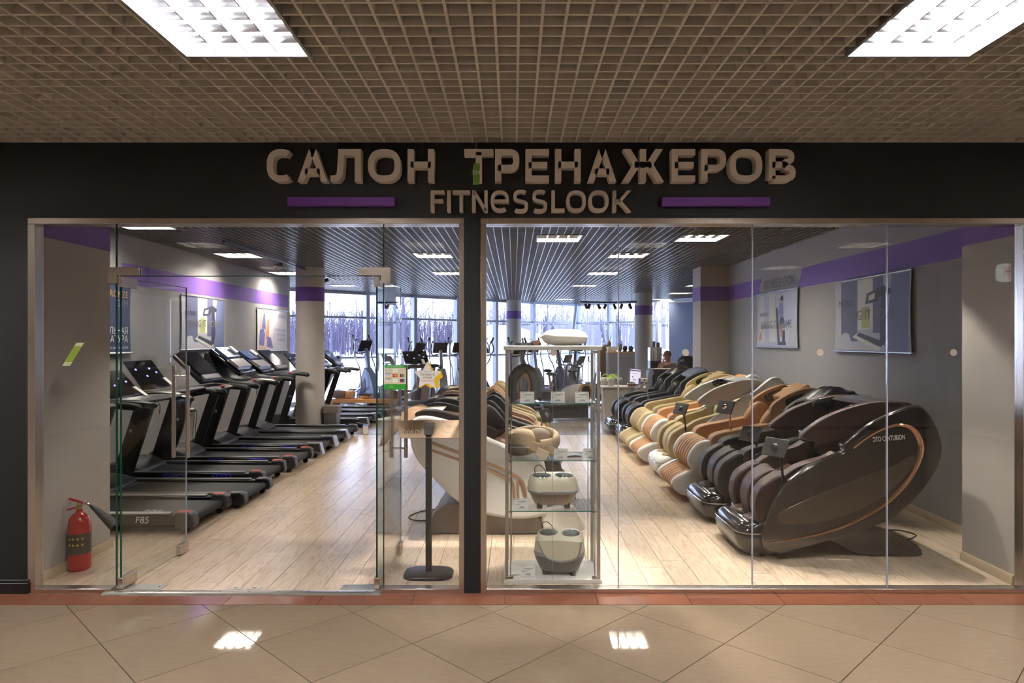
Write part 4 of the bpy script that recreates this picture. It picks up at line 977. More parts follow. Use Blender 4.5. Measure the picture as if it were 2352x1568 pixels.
chair_egg('pearl grey capsule massage chair with white foot box', (XC, 4.1, 0), pi, L_grey, L_olive, L_cream, m_trim=m_silver, foot=L_white, hood_m=L_grey, tab=True, base=L_white, plain=True, wing=L_grey,
          outline=[((1.198-x)/.001121, (1.456-z)/.001121) for x, z in [(.5, .13), (.49, .3), (.42, .46), (.33, .56), (.15, .74), (-.1, .92), (-.39, 1.1), (-.58, 1.25), (-.7, 1.27), (-.79, 1.16), (-.8, .95), (-.7, .68), (-.5, .44), (-.2, .24), (.2, .11)]])
chair_classic('white massage chair with tan leather beyond the grey capsule chair', (XC, 5.1, 0), pi, L_white, L_tan, L_tan)
chair_classic('olive beige massage chair with pale side panels', (XC, 6.1, 0), pi, L_cream, L_olive, L_olive, m_side=L_cream)
chair_classic('black massage chair with blue-grey cover, second last of the row', (XC, 7.1, 0), pi, L_dk, L_black, L_black, foot='boat', m_foot=L_dk, cover=mat('cover_blue', rgb(84, 92, 110), .6), tab=(.3, .36, .7, .2, m_silver, 30), open_wing=False)
chair_classic('black massage chair with glossy foot box, last of the row', (XC-.05, 8.05, 0), pi, L_dk, L_black, L_black, foot='boat', m_foot=L_dk, cover=L_black, open_wing=False)
# --- chairs behind the black post, feet to the right
def chair_post(label, loc, m_sh, m_in, m_pad, trim, base, cover=None, tab=None):
    t = thing('massage_chair', label, 'massage chair', loc, 0, 'massage chairs behind the black post')
    cv = lambda a, b: (-1.151+.0013915*a, 1.651-.0013915*b)
    oc = catmull([cv(*p) for p in [(285, 470), (278, 560), (310, 680), (420, 815), (590, 975), (760, 1050), (950, 1078), (1110, 1062), (1145, 1010), (1140, 780), (1105, 690), (1000, 650), (900, 615), (760, 555), (600, 480), (430, 432), (330, 430)]], 4, True)
    for s in (-1, 1):
        sd = MB().prism(oc, s*.42, s*.32).build('side_shell', m_sh, t, bevel=.04, bseg=4)
        for (pts, r) in (([(395, 585), (590, 655), (760, 715), (900, 775), (975, 820), (1005, 880), (1010, 960)], .014), ([(420, 640), (590, 700), (760, 755), (880, 810), (930, 850), (940, 950)], .012), ([(965, 940), (960, 840), (985, 850), (1003, 930)], .01)):
            MB().tube(catmull([(cv(*p)[0], s*.424, cv(*p)[1]) for p in pts], 4), r, 8).build('trim_band', trim, sd)
        MB().prism(catmull([cv(*p) for p in [(420, 440), (600, 470), (760, 540), (900, 600), (1080, 660), (1130, 720), (1000, 700), (760, 620), (560, 530)]], 3, True), s*.35, s*.22).build('armrest', m_in, t, bevel=.03, bseg=3)
        MB().prism(catmull([cv(*p) for p in [(300, 420), (400, 385), (560, 420), (700, 470), (830, 520), (800, 580), (600, 520), (400, 470)]], 3, True), s*.37, s*.28).build('head_wing', m_pad, t, bevel=.03, bseg=3)
        x, z = cv(790, 470); MB().ell((x, s*.24, z), (.1, .08, .16), 18, 12, Matrix.Rotation(-.7, 4, 'Y'), .75).build('shoulder_pad', m_pad, t)
        MB().prism(catmull([cv(*p) for p in [(1125, 1035), (1290, 1000), (1350, 1050), (1382, 1125), (1355, 1160), (1150, 1172)]], 4, True), s*.38, s*.29).build('foot_side', m_sh, t, bevel=.03, bseg=3)
    bk = catmull([cv(*p) for p in [(430, 410), (330, 415), (285, 470), (278, 560), (310, 680), (420, 815), (590, 975)]], 4)
    MB().prism(bk+[(p[0]+.05, p[1]) for p in bk[::-1]], -.33, .33).build('back_shell', m_sh, t, bevel=.01)
    MB().beam((-.15, 0, .6), (-.66, 0, 1.0), .5, .14).build('backrest', m_in, t, bevel=.05, bseg=4)
    MB().beam((-.42, 0, .9), (-.64, 0, 1.05), .4, .1).build('head_pillow', m_pad, t, bevel=.04, bseg=4)
    MB().prism(catmull([(-.2, .5), (.1, .56), (.4, .6), (.42, .4), (-.2, .35)], 3, True), -.25, .25).build('seat', m_in, t, bevel=.03)
    pr = catmull([cv(*p) for p in [(1120, 1060), (1290, 1020), (1370, 1110), (1350, 1155), (1150, 1165)]], 3, True)
    ribs(t, 'foot_rib', pr, -.285, .285, 5, m_in, .03)
    cp = catmull([cv(*p) for p in [(1130, 1010), (1270, 980), (1240, 760), (1190, 715), (1120, 720)]], 3, True)
    ribs(t, 'calf_rib', cp, -.3, .3, 5, m_pad, .03)
    MB().prism(catmull([cv(*p) for p in [(415, 1186), (410, 1100), (440, 1040), (520, 990), (620, 1000), (800, 1060), (1110, 1075), (1122, 1186)]], 2, True), -.34, .34).build('base', base, t, bevel=.02)
    if cover: drape(t, cover, -.75, 1.0)
    if tab: tablet(t, *tab)
    return t
chair_post('white and champagne massage chair right behind the black post', (-.15, 1.72, 0), L_white, leather('leather_camel', rgb(190, 152, 116)), L_choc, L_champ, mat('base_taupe', rgb(104, 96, 90), .5), cover=leather('cover_camel', rgb(176, 142, 112)), tab=(.35, -.33, .7, .14, m_white, -30))
chair_post('beige and brown massage chair, second behind the black post', (-.12, 2.85, 0), mat('shell_beige', rgb(190, 170, 142), .35), L_choc, L_choc, L_champ, m_dgrey, cover=L_choc, tab=(.4, -.33, .7, .2, m_silver, -30))
chair_post('dark brown massage chair, third behind the black post', (-.15, 3.95, 0), L_dk, leather('leather_camel', (0, 0, 0)), L_tan, L_copper, m_dgrey)
chair_post('olive beige massage chair, last behind the black post', (-.1, 5.05, 0), L_cream, L_olive, L_olive, L_champ, m_dgrey, cover=L_black)
# ================================================================== glass display cabinet and what stands in it
CX0, CX1, CY0, CY1 = -.072, .625, .15, .60
t = thing('display_cabinet', 'glass display cabinet with white top and base behind the window', 'display cabinet', ((CX0+CX1)/2, (CY0+CY1)/2, 0))
hw, hd = (CX1-CX0)/2, (CY1-CY0)/2
MB().bx(-hw, hw, -hd, hd, 0, .028).build('base_board', m_whitel, t, bevel=.003)
MB().bx(-hw, hw, -hd, hd, 1.652, 1.682).build('top_board', m_whitel, t, bevel=.003)
for sx_ in (-1, 1):
    for sy_ in (-1, 1):
        MB().bx(sx_*(hw-.022)-.011, sx_*(hw-.022)+.011, sy_*(hd-.02)-.011, sy_*(hd-.02)+.011, .028, 1.652).build('corner_post', m_alu, t)
    MB().bx(sx_*(hw-.02)-.002, sx_*(hw-.02)+.002, -hd+.035, hd-.035, .028, 1.652).build('side_glass', m_glass, t, smooth=0)
MB().bx(-hw+.035, hw-.035, hd-.024, hd-.020, .028, 1.652).build('back_glass', m_glass, t, smooth=0)
for sx_ in (-1, 1):
    a = sx_*(hw-.05)
    MB().tube([(a, -hd+.012, .03), (a, -hd+.012, 1.65)], .0035, 8).build('shelf_rod', m_chrome, t)
    MB().tube([(a*.98, hd-.04, .03), (a*.98, hd-.04, 1.65)], .0035, 8).build('shelf_rod', m_chrome, t)
    for z in (.03, 1.63): MB().bx(a-.02, a+.02, -hd+.008, -hd+.02, z, z+.02).build('hinge', m_chrome, t, bevel=.002)
MB().bx(-.0015, .0015, -hd+.004, -hd+.008, .03, 1.65).build('door_gap', m_alud, t, smooth=0)
SH = (1.275, .868, .508)
for z in SH:
    s_ = MB().bx(-hw+.036, hw-.036, -hd+.03, hd-.03, z-.006, z).build('shelf', m_glass, t, smooth=0)
    MB().bx(-hw+.036, hw-.036, -hd+.028, -hd+.03, z-.006, z).build('shelf_edge', mat('shelf_edge_green', rgb(60, 128, 112), .2), s_, smooth=0)
    for sx_ in (-1, 1): MB().bx(sx_*(hw-.05)-.012, sx_*(hw-.05)+.012, -hd+.03, -hd+.06, z-.014, z-.007).build('shelf_clip', m_chrome, s_)
def price_card(x, z, yaw, label, y=.205):
    t = thing('price_card', label, 'price card', (x, y, z), yaw, 'price cards in the display cabinet')
    MB().prism([(-.05, 0), (.05, 0), (.05, .08), (-.05, .08)], -.001, .001).xf(Matrix.Rotation(radians(-10), 4, 'X')).build('card', m_paper, t, smooth=0)
    MB().bx(-.05, .05, -.002, .03, 0, .002).build('holder_foot', m_glass, t, smooth=0)
    ink = MB()
    for (x0, x1, h, th) in ((-.044, -.012, .074, .002), (-.03, .035, .058, .003), (-.015, .016, .052, .002), (-.04, -.005, .042, .0015), (-.042, -.01, .038, .0015), (-.01, .012, .024, .003), (-.02, .02, .014, .005), (-.04, .04, .006, .001)):
        ink.bx(x0, x1, -.0022, -.0012, h, h+th)
    ink.xf(Matrix.Rotation(radians(-10), 4, 'X')).build('print', m_inkg, t, smooth=0)
k = 4.9/F
price_card((1211-1180)*k, SH[0], 0, 'white price card before the grey shawl massager')
price_card((1281-1180)*k, SH[0], -.1, 'white price card in the middle of the top shelf')
price_card((1337-1180)*k, SH[0], .05, 'white price card before the tan-lined sleeve')
price_card((1287-1180)*k, SH[1], -.35, 'small slanted price card beside the beige massager')
price_card((1355-1180)*k, SH[1], .1, 'white price card at the right end of the second shelf')
price_card((1198-1180)*k, SH[2], .1, 'grey-lit price card beside the silver foot massager')
price_card((1213-1180)*k, .0285, 0, 'price card lying low on the cabinet base')
def bag(mb, *a, **k_): return mb.build(*a, **k_)
# grey shawl massager: an arch of thick felt
k = 4.98/F
t = thing('neck_massager', 'grey felt shawl massager standing like an arch on the top shelf', 'neck massager', ((1201-1180)*k+.01, .40, SH[0]))
pa = catmull([(-.075, 0, .005), (-.09, -.01, .09), (-.075, -.01, .17), (-.025, 0, .225), (.02, .01, .23), (.06, .0, .19), (.085, -.01, .11), (.075, -.01, .01)], 5)
MB().tube(pa, [.042+.012*sin(pi*i/(len(pa)-1)) for i in range(len(pa))], 14, flat=.75).build('felt_body', m_greyf, t, smooth=70)
MB().tube(catmull([(-.045, -.03, .02), (-.03, -.035, .1), (-.02, -.03, .17), (.01, -.03, .2), (.04, -.035, .13), (.03, -.04, .05)], 4), .008, 8).build('tan_lining', L_tan, t)
MB().ell((-.03, -.03, .215), (.06, .025, .018), 14, 8, Matrix.Rotation(-.4, 4, 'Y')).build('collar_flap', m_greyf, t)
t = thing('sleeve_massager', 'white sleeve massager with tan-lined opening on the top shelf', 'massager', ((1325-1180)*k, .40, SH[0]))
rg = []
for (x, s_) in ((-.13, .3), (-.115, .55), (-.08, .8), (-.02, .95), (.04, 1), (.085, 1.0)):
    rg.append([(x, p[0]*s_, .062*s_*1.0+p[1]*s_) for p in rrect(.14, .122, .055, 5)])
MB().loft(rg).xf(Matrix.Rotation(radians(-40), 4, 'Z')).build('sleeve', m_white, t, smooth=60)
M_ = Matrix.Rotation(radians(-40), 4, 'Z')
MB().tube([M_ @ Vector((.087, p[0]*.98, .062+p[1]*.98)) for p in rrect(.135, .117, .05, 5)], .011, 8, closed=True).build('rim', L_tan, t)
MB().prism(rrect(.12, .1, .045, 5, 0, .062), .086, .089, 'x').xf(M_).build('opening', mat('sleeve_inside', rgb(46, 30, 20), .8), t)
t = thing('hand_massager', 'small grey hand massager beside the sleeve on the top shelf', 'massager', ((1256-1180)*k, .34, SH[0]))
MB().ell((0, 0, .045), (.045, .03, .045), 18, 10, None, .6).build('body', m_mgrey, t); MB().bx(-.03, .03, -.032, -.03, .02, .07).build('grille', m_dgrey, t, bevel=.001)
MB().tube([(-.06, 0, .012), (.04, .02, .012)], .011, 10).build('grip', m_dgrey, t)
# beige shoulder massager on the second shelf
t = thing('shoulder_massager', 'beige folded shoulder massager with belt on the second shelf', 'neck massager', ((1226-1180)*k, .37, SH[1]))
pa = catmull([(-.15, -.03, .12), (-.17, .03, .13), (-.1, .1, .15), (0, .12, .16), (.12, .09, .15), (.17, .02, .12), (.13, -.06, .09), (.05, -.08, .08)], 5)
MB().tube(pa, [.055]*len(pa), 14, flat=.55).build('collar', m_beige, t, smooth=70)
MB().ell((-.08, .02, .1), (.1, .085, .1), 18, 12, None, .8).build('padded_lobe', m_beige, t)
MB().ell((.04, .05, .13), (.1, .06, .07), 18, 12).build('dark_inner', mat('inner_taupe', rgb(150, 132, 116), .8), t)
MB().ell((-.11, .0, .055), (.085, .08, .055), 18, 10, None, .8).build('grey_node_cover', mat('node_cover', rgb(132, 122, 110), .8), t)
MB().beam((-.02, -.09, .09), (.15, -.1, .045), .012, .065).build('belt', m_beige, t, bevel=.005)
MB().beam((.02, -.1, .05), (.1, -.11, .012), .012, .07).build('belt_end', mat('belt_cream', rgb(222, 200, 172), .8), t, bevel=.005)
MB().bx(-.18, .1, -.085, -.08, .075, .079).build('piping', m_white, t)
t = thing('brochure', 'glossy grey brochure lying on the second shelf', 'brochure', ((1315-1180)*k, .32, SH[1]), .1)
MB().bx(-.065, .065, -.05, .05, 0, .006).build('pages', m_paper, t); MB().prism(catmull([(-.066, .006), (-.02, .018), (.03, .02), (.067, .007)], 4), -.05, .05).build('cover', m_mgrey, t)
def foot_massager(label, x, z, hgt_, tilt, m_low, y=.38):
    t = thing('foot_massager', label, 'foot massager', (x, y, z), tilt)
    H_ = hgt_; W_, D_ = .37, .3
    def ring(s, zz, dx=0): return [(p[0]+dx, p[1], zz) for p in rrect(W_*s, D_*s, .1*s, 6)]
    MB().loft([ring(.74, .03), ring(.82, .06), ring(.94, .11), ring(.985, H_*.5)]).build('lower_shell', m_low, t, smooth=60)
    MB().loft([ring(.985, H_*.5), ring(1.0, H_*.52), ring(1.0, H_*.57), ring(.98, H_*.59)]).build('chrome_band', m_silver, t, smooth=60)
    MB().loft([ring(.98, H_*.59), ring(.965, H_*.75), ring(.9, H_*.92), ring(.8, H_), ring(.3, H_*1.01)]).build('upper_shell', m_cream, t, smooth=60)
    for s_ in (-1, 1):
        w_ = MB().ell((s_*.08, -.02, H_*.985), (.066, .085, .016), 20, 8).build('foot_opening', m_dgrey, t)
        MB().tube([(s_*.08+.066*cos(a*pi/10), -.02+.085*sin(a*pi/10), H_*1.0) for a in range(20)], .004, 6, closed=True).build('opening_rim', m_chrome, w_)
    for (a, b) in ((-1, -1), (1, -1), (-1, 1), (1, 1)): MB().lathe([(.02, 0), (.023, .04)], 12, (a*.1, b*.08, 0)).build('rubber_foot', m_dgrey, t)
    MB().tube(catmull([(-.12, .05, H_*.9), (-.13, .02, H_+.05), (-.09, .0, H_+.07), (-.05, .03, H_+.02), (-.06, .06, H_*.9)], 5), .003, 6).build('power_cord', m_cable, t)
    for a in (-.1, 0, .1): MB().lathe([(.004, -.001), (.004, .002)], 8, (a, -D_*.455, .1), 'y').build('screw', m_dgrey, t)
    return t
foot_massager('cream foot massager with wide silver lower shell on the third shelf', (1270-1180)*k, SH[2], .225, .02, mat('warm_silver', rgb(176, 164, 154), .3, .5), .345)
fm = foot_massager('cream foot massager on the white cabinet base', (1286-1180)*k, .0285, .285, -.12, m_mgrey, .34)
MB().prism(catmull([(-.15, .265), (-.1, .155), (-.03, .12), (.06, .12), (.14, .155), (.165, .265)], 5)+[(0, .275)], -.152, -.135).build('front_panel', m_cream, fm, bevel=.01)
MB().tube(catmull([(-.15, -.153, .262), (-.1, -.156, .158), (-.03, -.157, .122), (.06, -.157, .122), (.14, -.155, .158), (.165, -.15, .262)], 5), .006, 8).build('silver_piping', m_silver, fm)
# on top of the cabinet
t = thing('bolster_cushion', 'plump white bolster cushion lying on the cabinet top', 'cushion', (.375, .36, 1.6822))
rg = []
for i in range(15):
    u = -1+2*i/14; s_ = max(.12, (1-abs(u)**3.2)**.5)
    rg.append([(u*.172, .11*s_*math.copysign(abs(cos(a))**.8, cos(a)), .0615+.0605*s_*math.copysign(abs(sin(a))**.75, sin(a))) for a in [2*pi*j/24 for j in range(24)]])
MB().loft(rg).build('cover', mat('white_satin', rgb(246, 240, 232), .5, bump=.2, bscale=14), t, smooth=70)
MB().tube([(-.172, .0, .0615), (-.185, 0, .066)], [.012, .004], 10).build('gathered_end', mat('white_satin'), t)
t = thing('wooden_box', 'small brown box with tangled cables on the cabinet top', 'box', ((1233-1180)*5/F, .42, 1.6822))
MB().bx(-.024, .024, -.03, .03, 0, .036).build('box_body', mat('brown_wood', rgb(92, 54, 44), .6), t, bevel=.002)
for q in range(5): MB().tube(catmull([(-.02+.005*q, 0, .03), (-.05-.01*q, .01*q, .055+.006*(q % 3)), (-.09-.008*q, 0, .03+.01*(q % 2)), (-.05-.02*q, -.01*q, .006), (.03, 0, .05)], 5), .0016, 5).build('cable', m_cable, t)

# ================================================================== sign stand, extinguisher, bin
SX, SY = -.625, .34
t = thing('sign_stand', 'dark floor stand with tilted sign plate behind the sticker panel', 'sign stand', (SX, SY, 0))
MB().loft([[(p[0], p[1], z) for p in rrect(.36*s_, .27*s_, .09*s_, 6)] for (z, s_) in ((0, 1), (.012, 1), (.022, .96), (.03, .8))]).build('base', mat('stand_grey', rgb(48, 48, 50), .45), t, smooth=50)
MB().bx(-.022, .022, -.018, .018, .025, 1.07).build('pole', mat('stand_pole', rgb(52, 50, 48), .45), t, bevel=.003)
for xx in (-.008, .008): MB().bx(xx-.001, xx+.001, -.0195, -.018, .03, 1.06).build('pole_groove', m_blk, t, smooth=0)
br = MB().prism([(-.03, 1.03), (.03, 1.03), (.045, 1.115), (-.03, 1.115)], -.03, .02).build('bracket', m_mgrey, t, bevel=.004)
PM = Matrix.Translation((0, .03, 1.065)) @ Matrix.Rotation(radians(-38), 4, 'X')
pl = MB().prism([(-.25, .075), (.22, .075), (.25, -.075), (-.205, -.075)], -.004, .004).build('plate', mat('wood_print_plate', rgb(214, 184, 156), .25), t, smooth=0); pl.matrix_local = PM
text('plate_text', 'GESS', .06, mat('plate_ink', rgb(96, 60, 52), .6), pl, face((-.12, -.005, -.02), (-1, 0, 0), (0, 0, 1)), .0004)
MB().tube([(.14+.03*cos(a*pi/12), -.005, .0+.03*sin(a*pi/12)) for a in range(24)], .0015, 5, closed=True).build('plate_emblem', m_white, pl)
t = thing('fire_extinguisher', 'red fire extinguisher with black horn standing in the left corner', 'fire extinguisher', (-3.27, .46, 0))
MB().lathe([(.066, 0), (.076, .012), (.078, .03), (.078, .33), (.07, .38), (.045, .415), (.022, .43), (.02, .455)], 28).build('cylinder', mat('extinguisher_red', rgb(176, 34, 34), .25, coat=.3), t)
MB().lathe([(.0785, .13), (.079, .13), (.079, .28), (.0785, .28)], 28).build('label_band', mat('ext_label', rgb(66, 58, 44), .5), t)
for r_ in (0, 1):
    for q in range(4):
        a = radians(-110+q*22); MB().lathe([(.0095, .0785), (.0095, .0805)], 4, ax='y').xf(Matrix.Translation((0, 0, .245-.045*r_)) @ Matrix.Rotation(a+pi/2+pi, 4, 'Z')).build('label_pictogram', mat('label_yellow', rgb(214, 196, 60), .5), t)
MB().lathe([(.024, .455), (.024, .475), (.014, .485), (.014, .505)], 16).build('valve', mat('brass', (.6, .45, .2), .3, 1), t)
MB().beam((.03, 0, .5), (-.07, -.01, .535), .022, .014).build('lever', m_red, t, bevel=.003)
MB().beam((.02, 0, .475), (-.085, -.01, .45), .022, .012).build('carry_handle', m_red, t, bevel=.003)
MB().tube(catmull([(.01, 0, .49), (.05, 0, .495), (.08, .01, .475)], 4), .008, 8).build('elbow', m_chrome, t)
MB().tube([(.075, .01, .48), (.12, .02, .44), (.235, .05, .315)], [.012, .022, .042], 16).build('horn', m_dgrey, t)
t = thing('waste_bin', 'silver bin with bag liner beside the near round column', 'bin', (-3.44, 8.25, 0))
MB().loft([[(p[0], p[1], z) for p in rrect(.27*s_, .27*s_, .03, 4)] for (z, s_) in ((0, .92), (.46, 1), (.46, .95), (.05, .88))]).build('body', mat('bin_metal', (.5, .48, .46), .35, 1), t, smooth=40)
MB().loft([[(p[0], p[1], z) for p in rrect(.29*s_, .29*s_, .035, 4)] for (z, s_) in ((.36, 1.0), (.47, 1.02), (.49, 1.0))]).build('liner', mat('bag_film', rgb(120, 112, 100), .35), t, smooth=40)
t = thing('white_scale', 'small white box on the floor by the seventh treadmill end', 'box', (-2.73, 7.9, 0), .2)
MB().bx(-.05, .05, -.1, .1, 0, .16).build('box_body', m_white, t, bevel=.01); MB().bx(-.045, .045, -.09, .09, .16, .165).build('top_print', mat('print_blue', rgb(70, 100, 160), .5), t)
# loose cables on the floor
def cable(pts, label):
    o = MB().tube(catmull(pts, 8), .006, 6).build('power_cable', m_cable); tag(o, label, 'cable')
cable([(-.55, 2.35, .007), (-.9, 2.2, .007), (-1.02, 1.95, .007), (-.9, 1.82, .007), (-.72, 1.9, .007)], 'black power cable looping on the floor by the white chair')
cable([(3.2, 1.35, .007), (3.45, 1.5, .007), (3.55, 1.35, .007), (3.4, 1.2, .007)], 'black cable on the floor behind the bronze chair')

# ================================================================== wall banners
def banner(label, cat, M, W, Hh, bg_, prints, texts, bow=.02):
    t = thing('wall_banner', label, cat, (0, 0, 0)); t.matrix_world = M
    out = [(-W/2+bow*sin(pi*i/8), -Hh/2+Hh*i/8) for i in range(9)]+[(W/2-bow*sin(pi*i/8), Hh/2-Hh*i/8) for i in range(9)]
    MB().prism(out, 0.0, .003, 'z').build('canvas', bg_, t, smooth=0)
    for s in (-1, 1): MB().tube([(-W/2-.015, s*Hh/2, .004), (W/2+.015, s*Hh/2, .004)], .012, 10).build('rod', m_white if 'blue' in label else m_silver, t)
    for i, (poly, m) in enumerate(prints):
        MB().prism([(a*W-W/2, b*Hh-Hh/2) for a, b in poly], .0032+.0004*i, .0036+.0004*i, 'z').build('print', m, t, smooth=0)
    for (s_, size, u, v, m, al) in texts:
        text('print_text', s_, size, m, t, Matrix.Translation((u*W-W/2, v*Hh-Hh/2, .0105)), .0, al)
    return t
def LM(y0, y1, z0, z1): return face((-5.04, (y0+y1)/2, (z0+z1)/2), (0, 1, 0), (0, 0, 1)), y1-y0, z1-z0
def RM(y0, y1, z0, z1): return face((3.97, (y0+y1)/2, (z0+z1)/2), (0, -1, 0), (0, 0, 1)), y1-y0, z1-z0
c_navy = mat('banner_navy', rgb(52, 60, 92), .7); c_brz = mat('banner_bronze', rgb(206, 150, 90), .6)
banner('dark blue banner with bronze heading and white Cyrillic text', 'banner', *LM(3.2, 4.3, 1.56, 2.44), c_navy, [],
       [('BRONZE', .12, .93, .85, c_brz, 'RIGHT'), ('GYM', .12, .93, .72, m_inkg, 'RIGHT'), ('НАТУРАЛЬНАЯ', .12, .93, .32, m_paper, 'RIGHT'), ('НАТУРА', .12, .93, .2, m_paper, 'RIGHT'), ('для тех, кто ценит качество', .045, .93, .08, m_paper, 'RIGHT')])
c_sky = mat('banner_pale', rgb(184, 186, 196), .7); c_bl = mat('banner_slate', rgb(98, 104, 134), .7); c_dk = mat('banner_dark', rgb(62, 66, 84), .7); c_lt = mat('banner_light', rgb(214, 212, 204), .7)
c_cur = mat('banner_curtain', rgb(118, 128, 168), .7); c_or = mat('banner_skin', rgb(196, 140, 108), .7); c_gr = mat('banner_green', rgb(170, 176, 110), .7); c_vio = mat('banner_violet', rgb(112, 112, 170), .7)
ball = [(.0, .02)]+[(.02+.2*(i/10), .02+.24*sin(pi*i/10*.5+.35)) for i in range(11)]+[(.3, .02)]
room = [([(.1, .14), (.34, .14), (.34, .98), (.1, .98)], c_bl), ([(.34, .3), (.56, .3), (.56, .98), (.34, .98)], c_lt), ([(.4, .32), (.5, .32), (.5, .6), (.4, .6)], c_gr), ([(.55, .25), (.68, .25), (.68, .98), (.55, .98)], c_bl),
        ([(.7, .0), (.96, 0), (.98, .98), (.78, .98)], c_cur), ([(.45, .64), (.47, .78), (.68, .86), (.78, .8), (.76, .74), (.64, .72), (.6, .66)], c_dk), ([(.49, .68), (.5, .75), (.58, .78), (.57, .70)], c_lt),
        ([(.66, .8), (.72, .8), (.74, .3), (.7, .08), (.64, .1)], c_dk), ([(.27, .2), (.34, .25), (.7, .08), (.62, .02)], c_lt), ([(.33, .22), (.37, .26), (.68, .14), (.66, .06)], c_dk), (ball, c_sky)]
tx = lambda W: [('MATRIX', .1*W, .18, .67, m_ink, 'CENTER'), ('BRING IT HOME', .16*W, .48, .49, m_inkg, 'CENTER')]
banner('silvery treadmill advertising banner on the left wall', 'banner', *LM(5.66, 7.25, 1.58, 2.42), c_sky, room, tx(1.0))
banner('silvery treadmill advertising banner on the right wall', 'banner', *RM(2.13, 3.75, 1.595, 2.43), c_sky, room, tx(1.0))
girl = [([(.08, .1), (.2, .1), (.2, .98), (.08, .98)], c_lt), ([(.34, .1), (.5, .1), (.5, .98), (.34, .98)], c_lt), ([(.55, .05), (.6, .05), (.55, .7), (.5, .72)], c_dk),
        ([(.6, .5), (.68, .52), (.68, .72), (.66, .8), (.6, .78), (.56, .62)], c_cur), ([(.6, .78), (.66, .79), (.66, .86), (.62, .87)], c_or), ([(.6, .84), (.65, .92), (.68, .9), (.68, .82)], c_dk), ([(.6, .4), (.7, .42), (.69, .53), (.6, .52)], c_dk),
        ([(.62, .18), (.66, .18), (.67, .42), (.61, .42)], c_or), ([(.55, .04), (.74, .04), (.74, .1), (.55, .1)], c_dk), ([(.66, .1), (.72, .1), (.72, .3), (.68, .3)], c_dk), ([(.8, .02), (.98, .02), (.98, .4), (.84, .38)], c_sky), ([(.05, .12), (.13, .12), (.12, .3)], c_or)]
banner('pale banner with a woman on a stepper on the right wall', 'banner', *RM(4.86, 6.45, 1.62, 2.46), mat('banner_blue_pale', rgb(186, 192, 214), .7), girl, [('MATRIX', .09, .2, .6, m_ink, 'CENTER'), ('BRING IT HOME', .17, .5, .4, m_inkg, 'CENTER')])
bk = [([(.04, .05), (.3, .02), (.36, .3), (.34, .6), (.2, .98), (.12, .98)], mat('banner_peach', rgb(206, 182, 164), .7)), ([(.06, .15), (.2, .12), (.24, .4), (.18, .55), (.08, .48)], c_vio), ([(.14, .55), (.26, .5), (.24, .9), (.2, .88)], c_vio),
      ([(.26, .28), (.36, .3), (.38, .72), (.32, .78)], c_or), ([(.3, .1), (.5, .06), (.42, .32), (.3, .34)], c_vio), ([(.5, .3), (.56, .3), (.56, .6), (.5, .6)], c_sky)]
banner('white banner with a cyclist in violet by the round column', 'banner', *LM(8.72, 10.5, 1.51, 2.37), mat('banner_white', rgb(206, 202, 206), .7), bk,
       [('SVENSSON', .1, .92, .84, c_vio, 'RIGHT'), ('ПРЕМИАЛЬНЫЕ', .085, .92, .5, c_vio, 'RIGHT'), ('ТЕХНОЛОГИИ', .085, .92, .38, c_vio, 'RIGHT'), ('ИЗ ШВЕЦИИ', .085, .92, .26, c_vio, 'RIGHT')])
# spot lamps that wash the left wall
t = thing('track_light', 'black spotlight track washing the left wall', 'track light', (0, 0, 0))
MB().bx(-3.918, -3.882, 4.5, 10.2, 3.04, 3.07).build('rail', m_blk, t)
for y in (6.6, 9.4): spot(t, (-3.9, y, 2.95), (-5.06, y+.1, 2.5), 34, 60, blend=1)
for y in (5, 9.8): MB().tube([(-3.9, y, 3.07), (-3.9, y, 3.8)], .004, 6).build('hanger', m_alu, t)
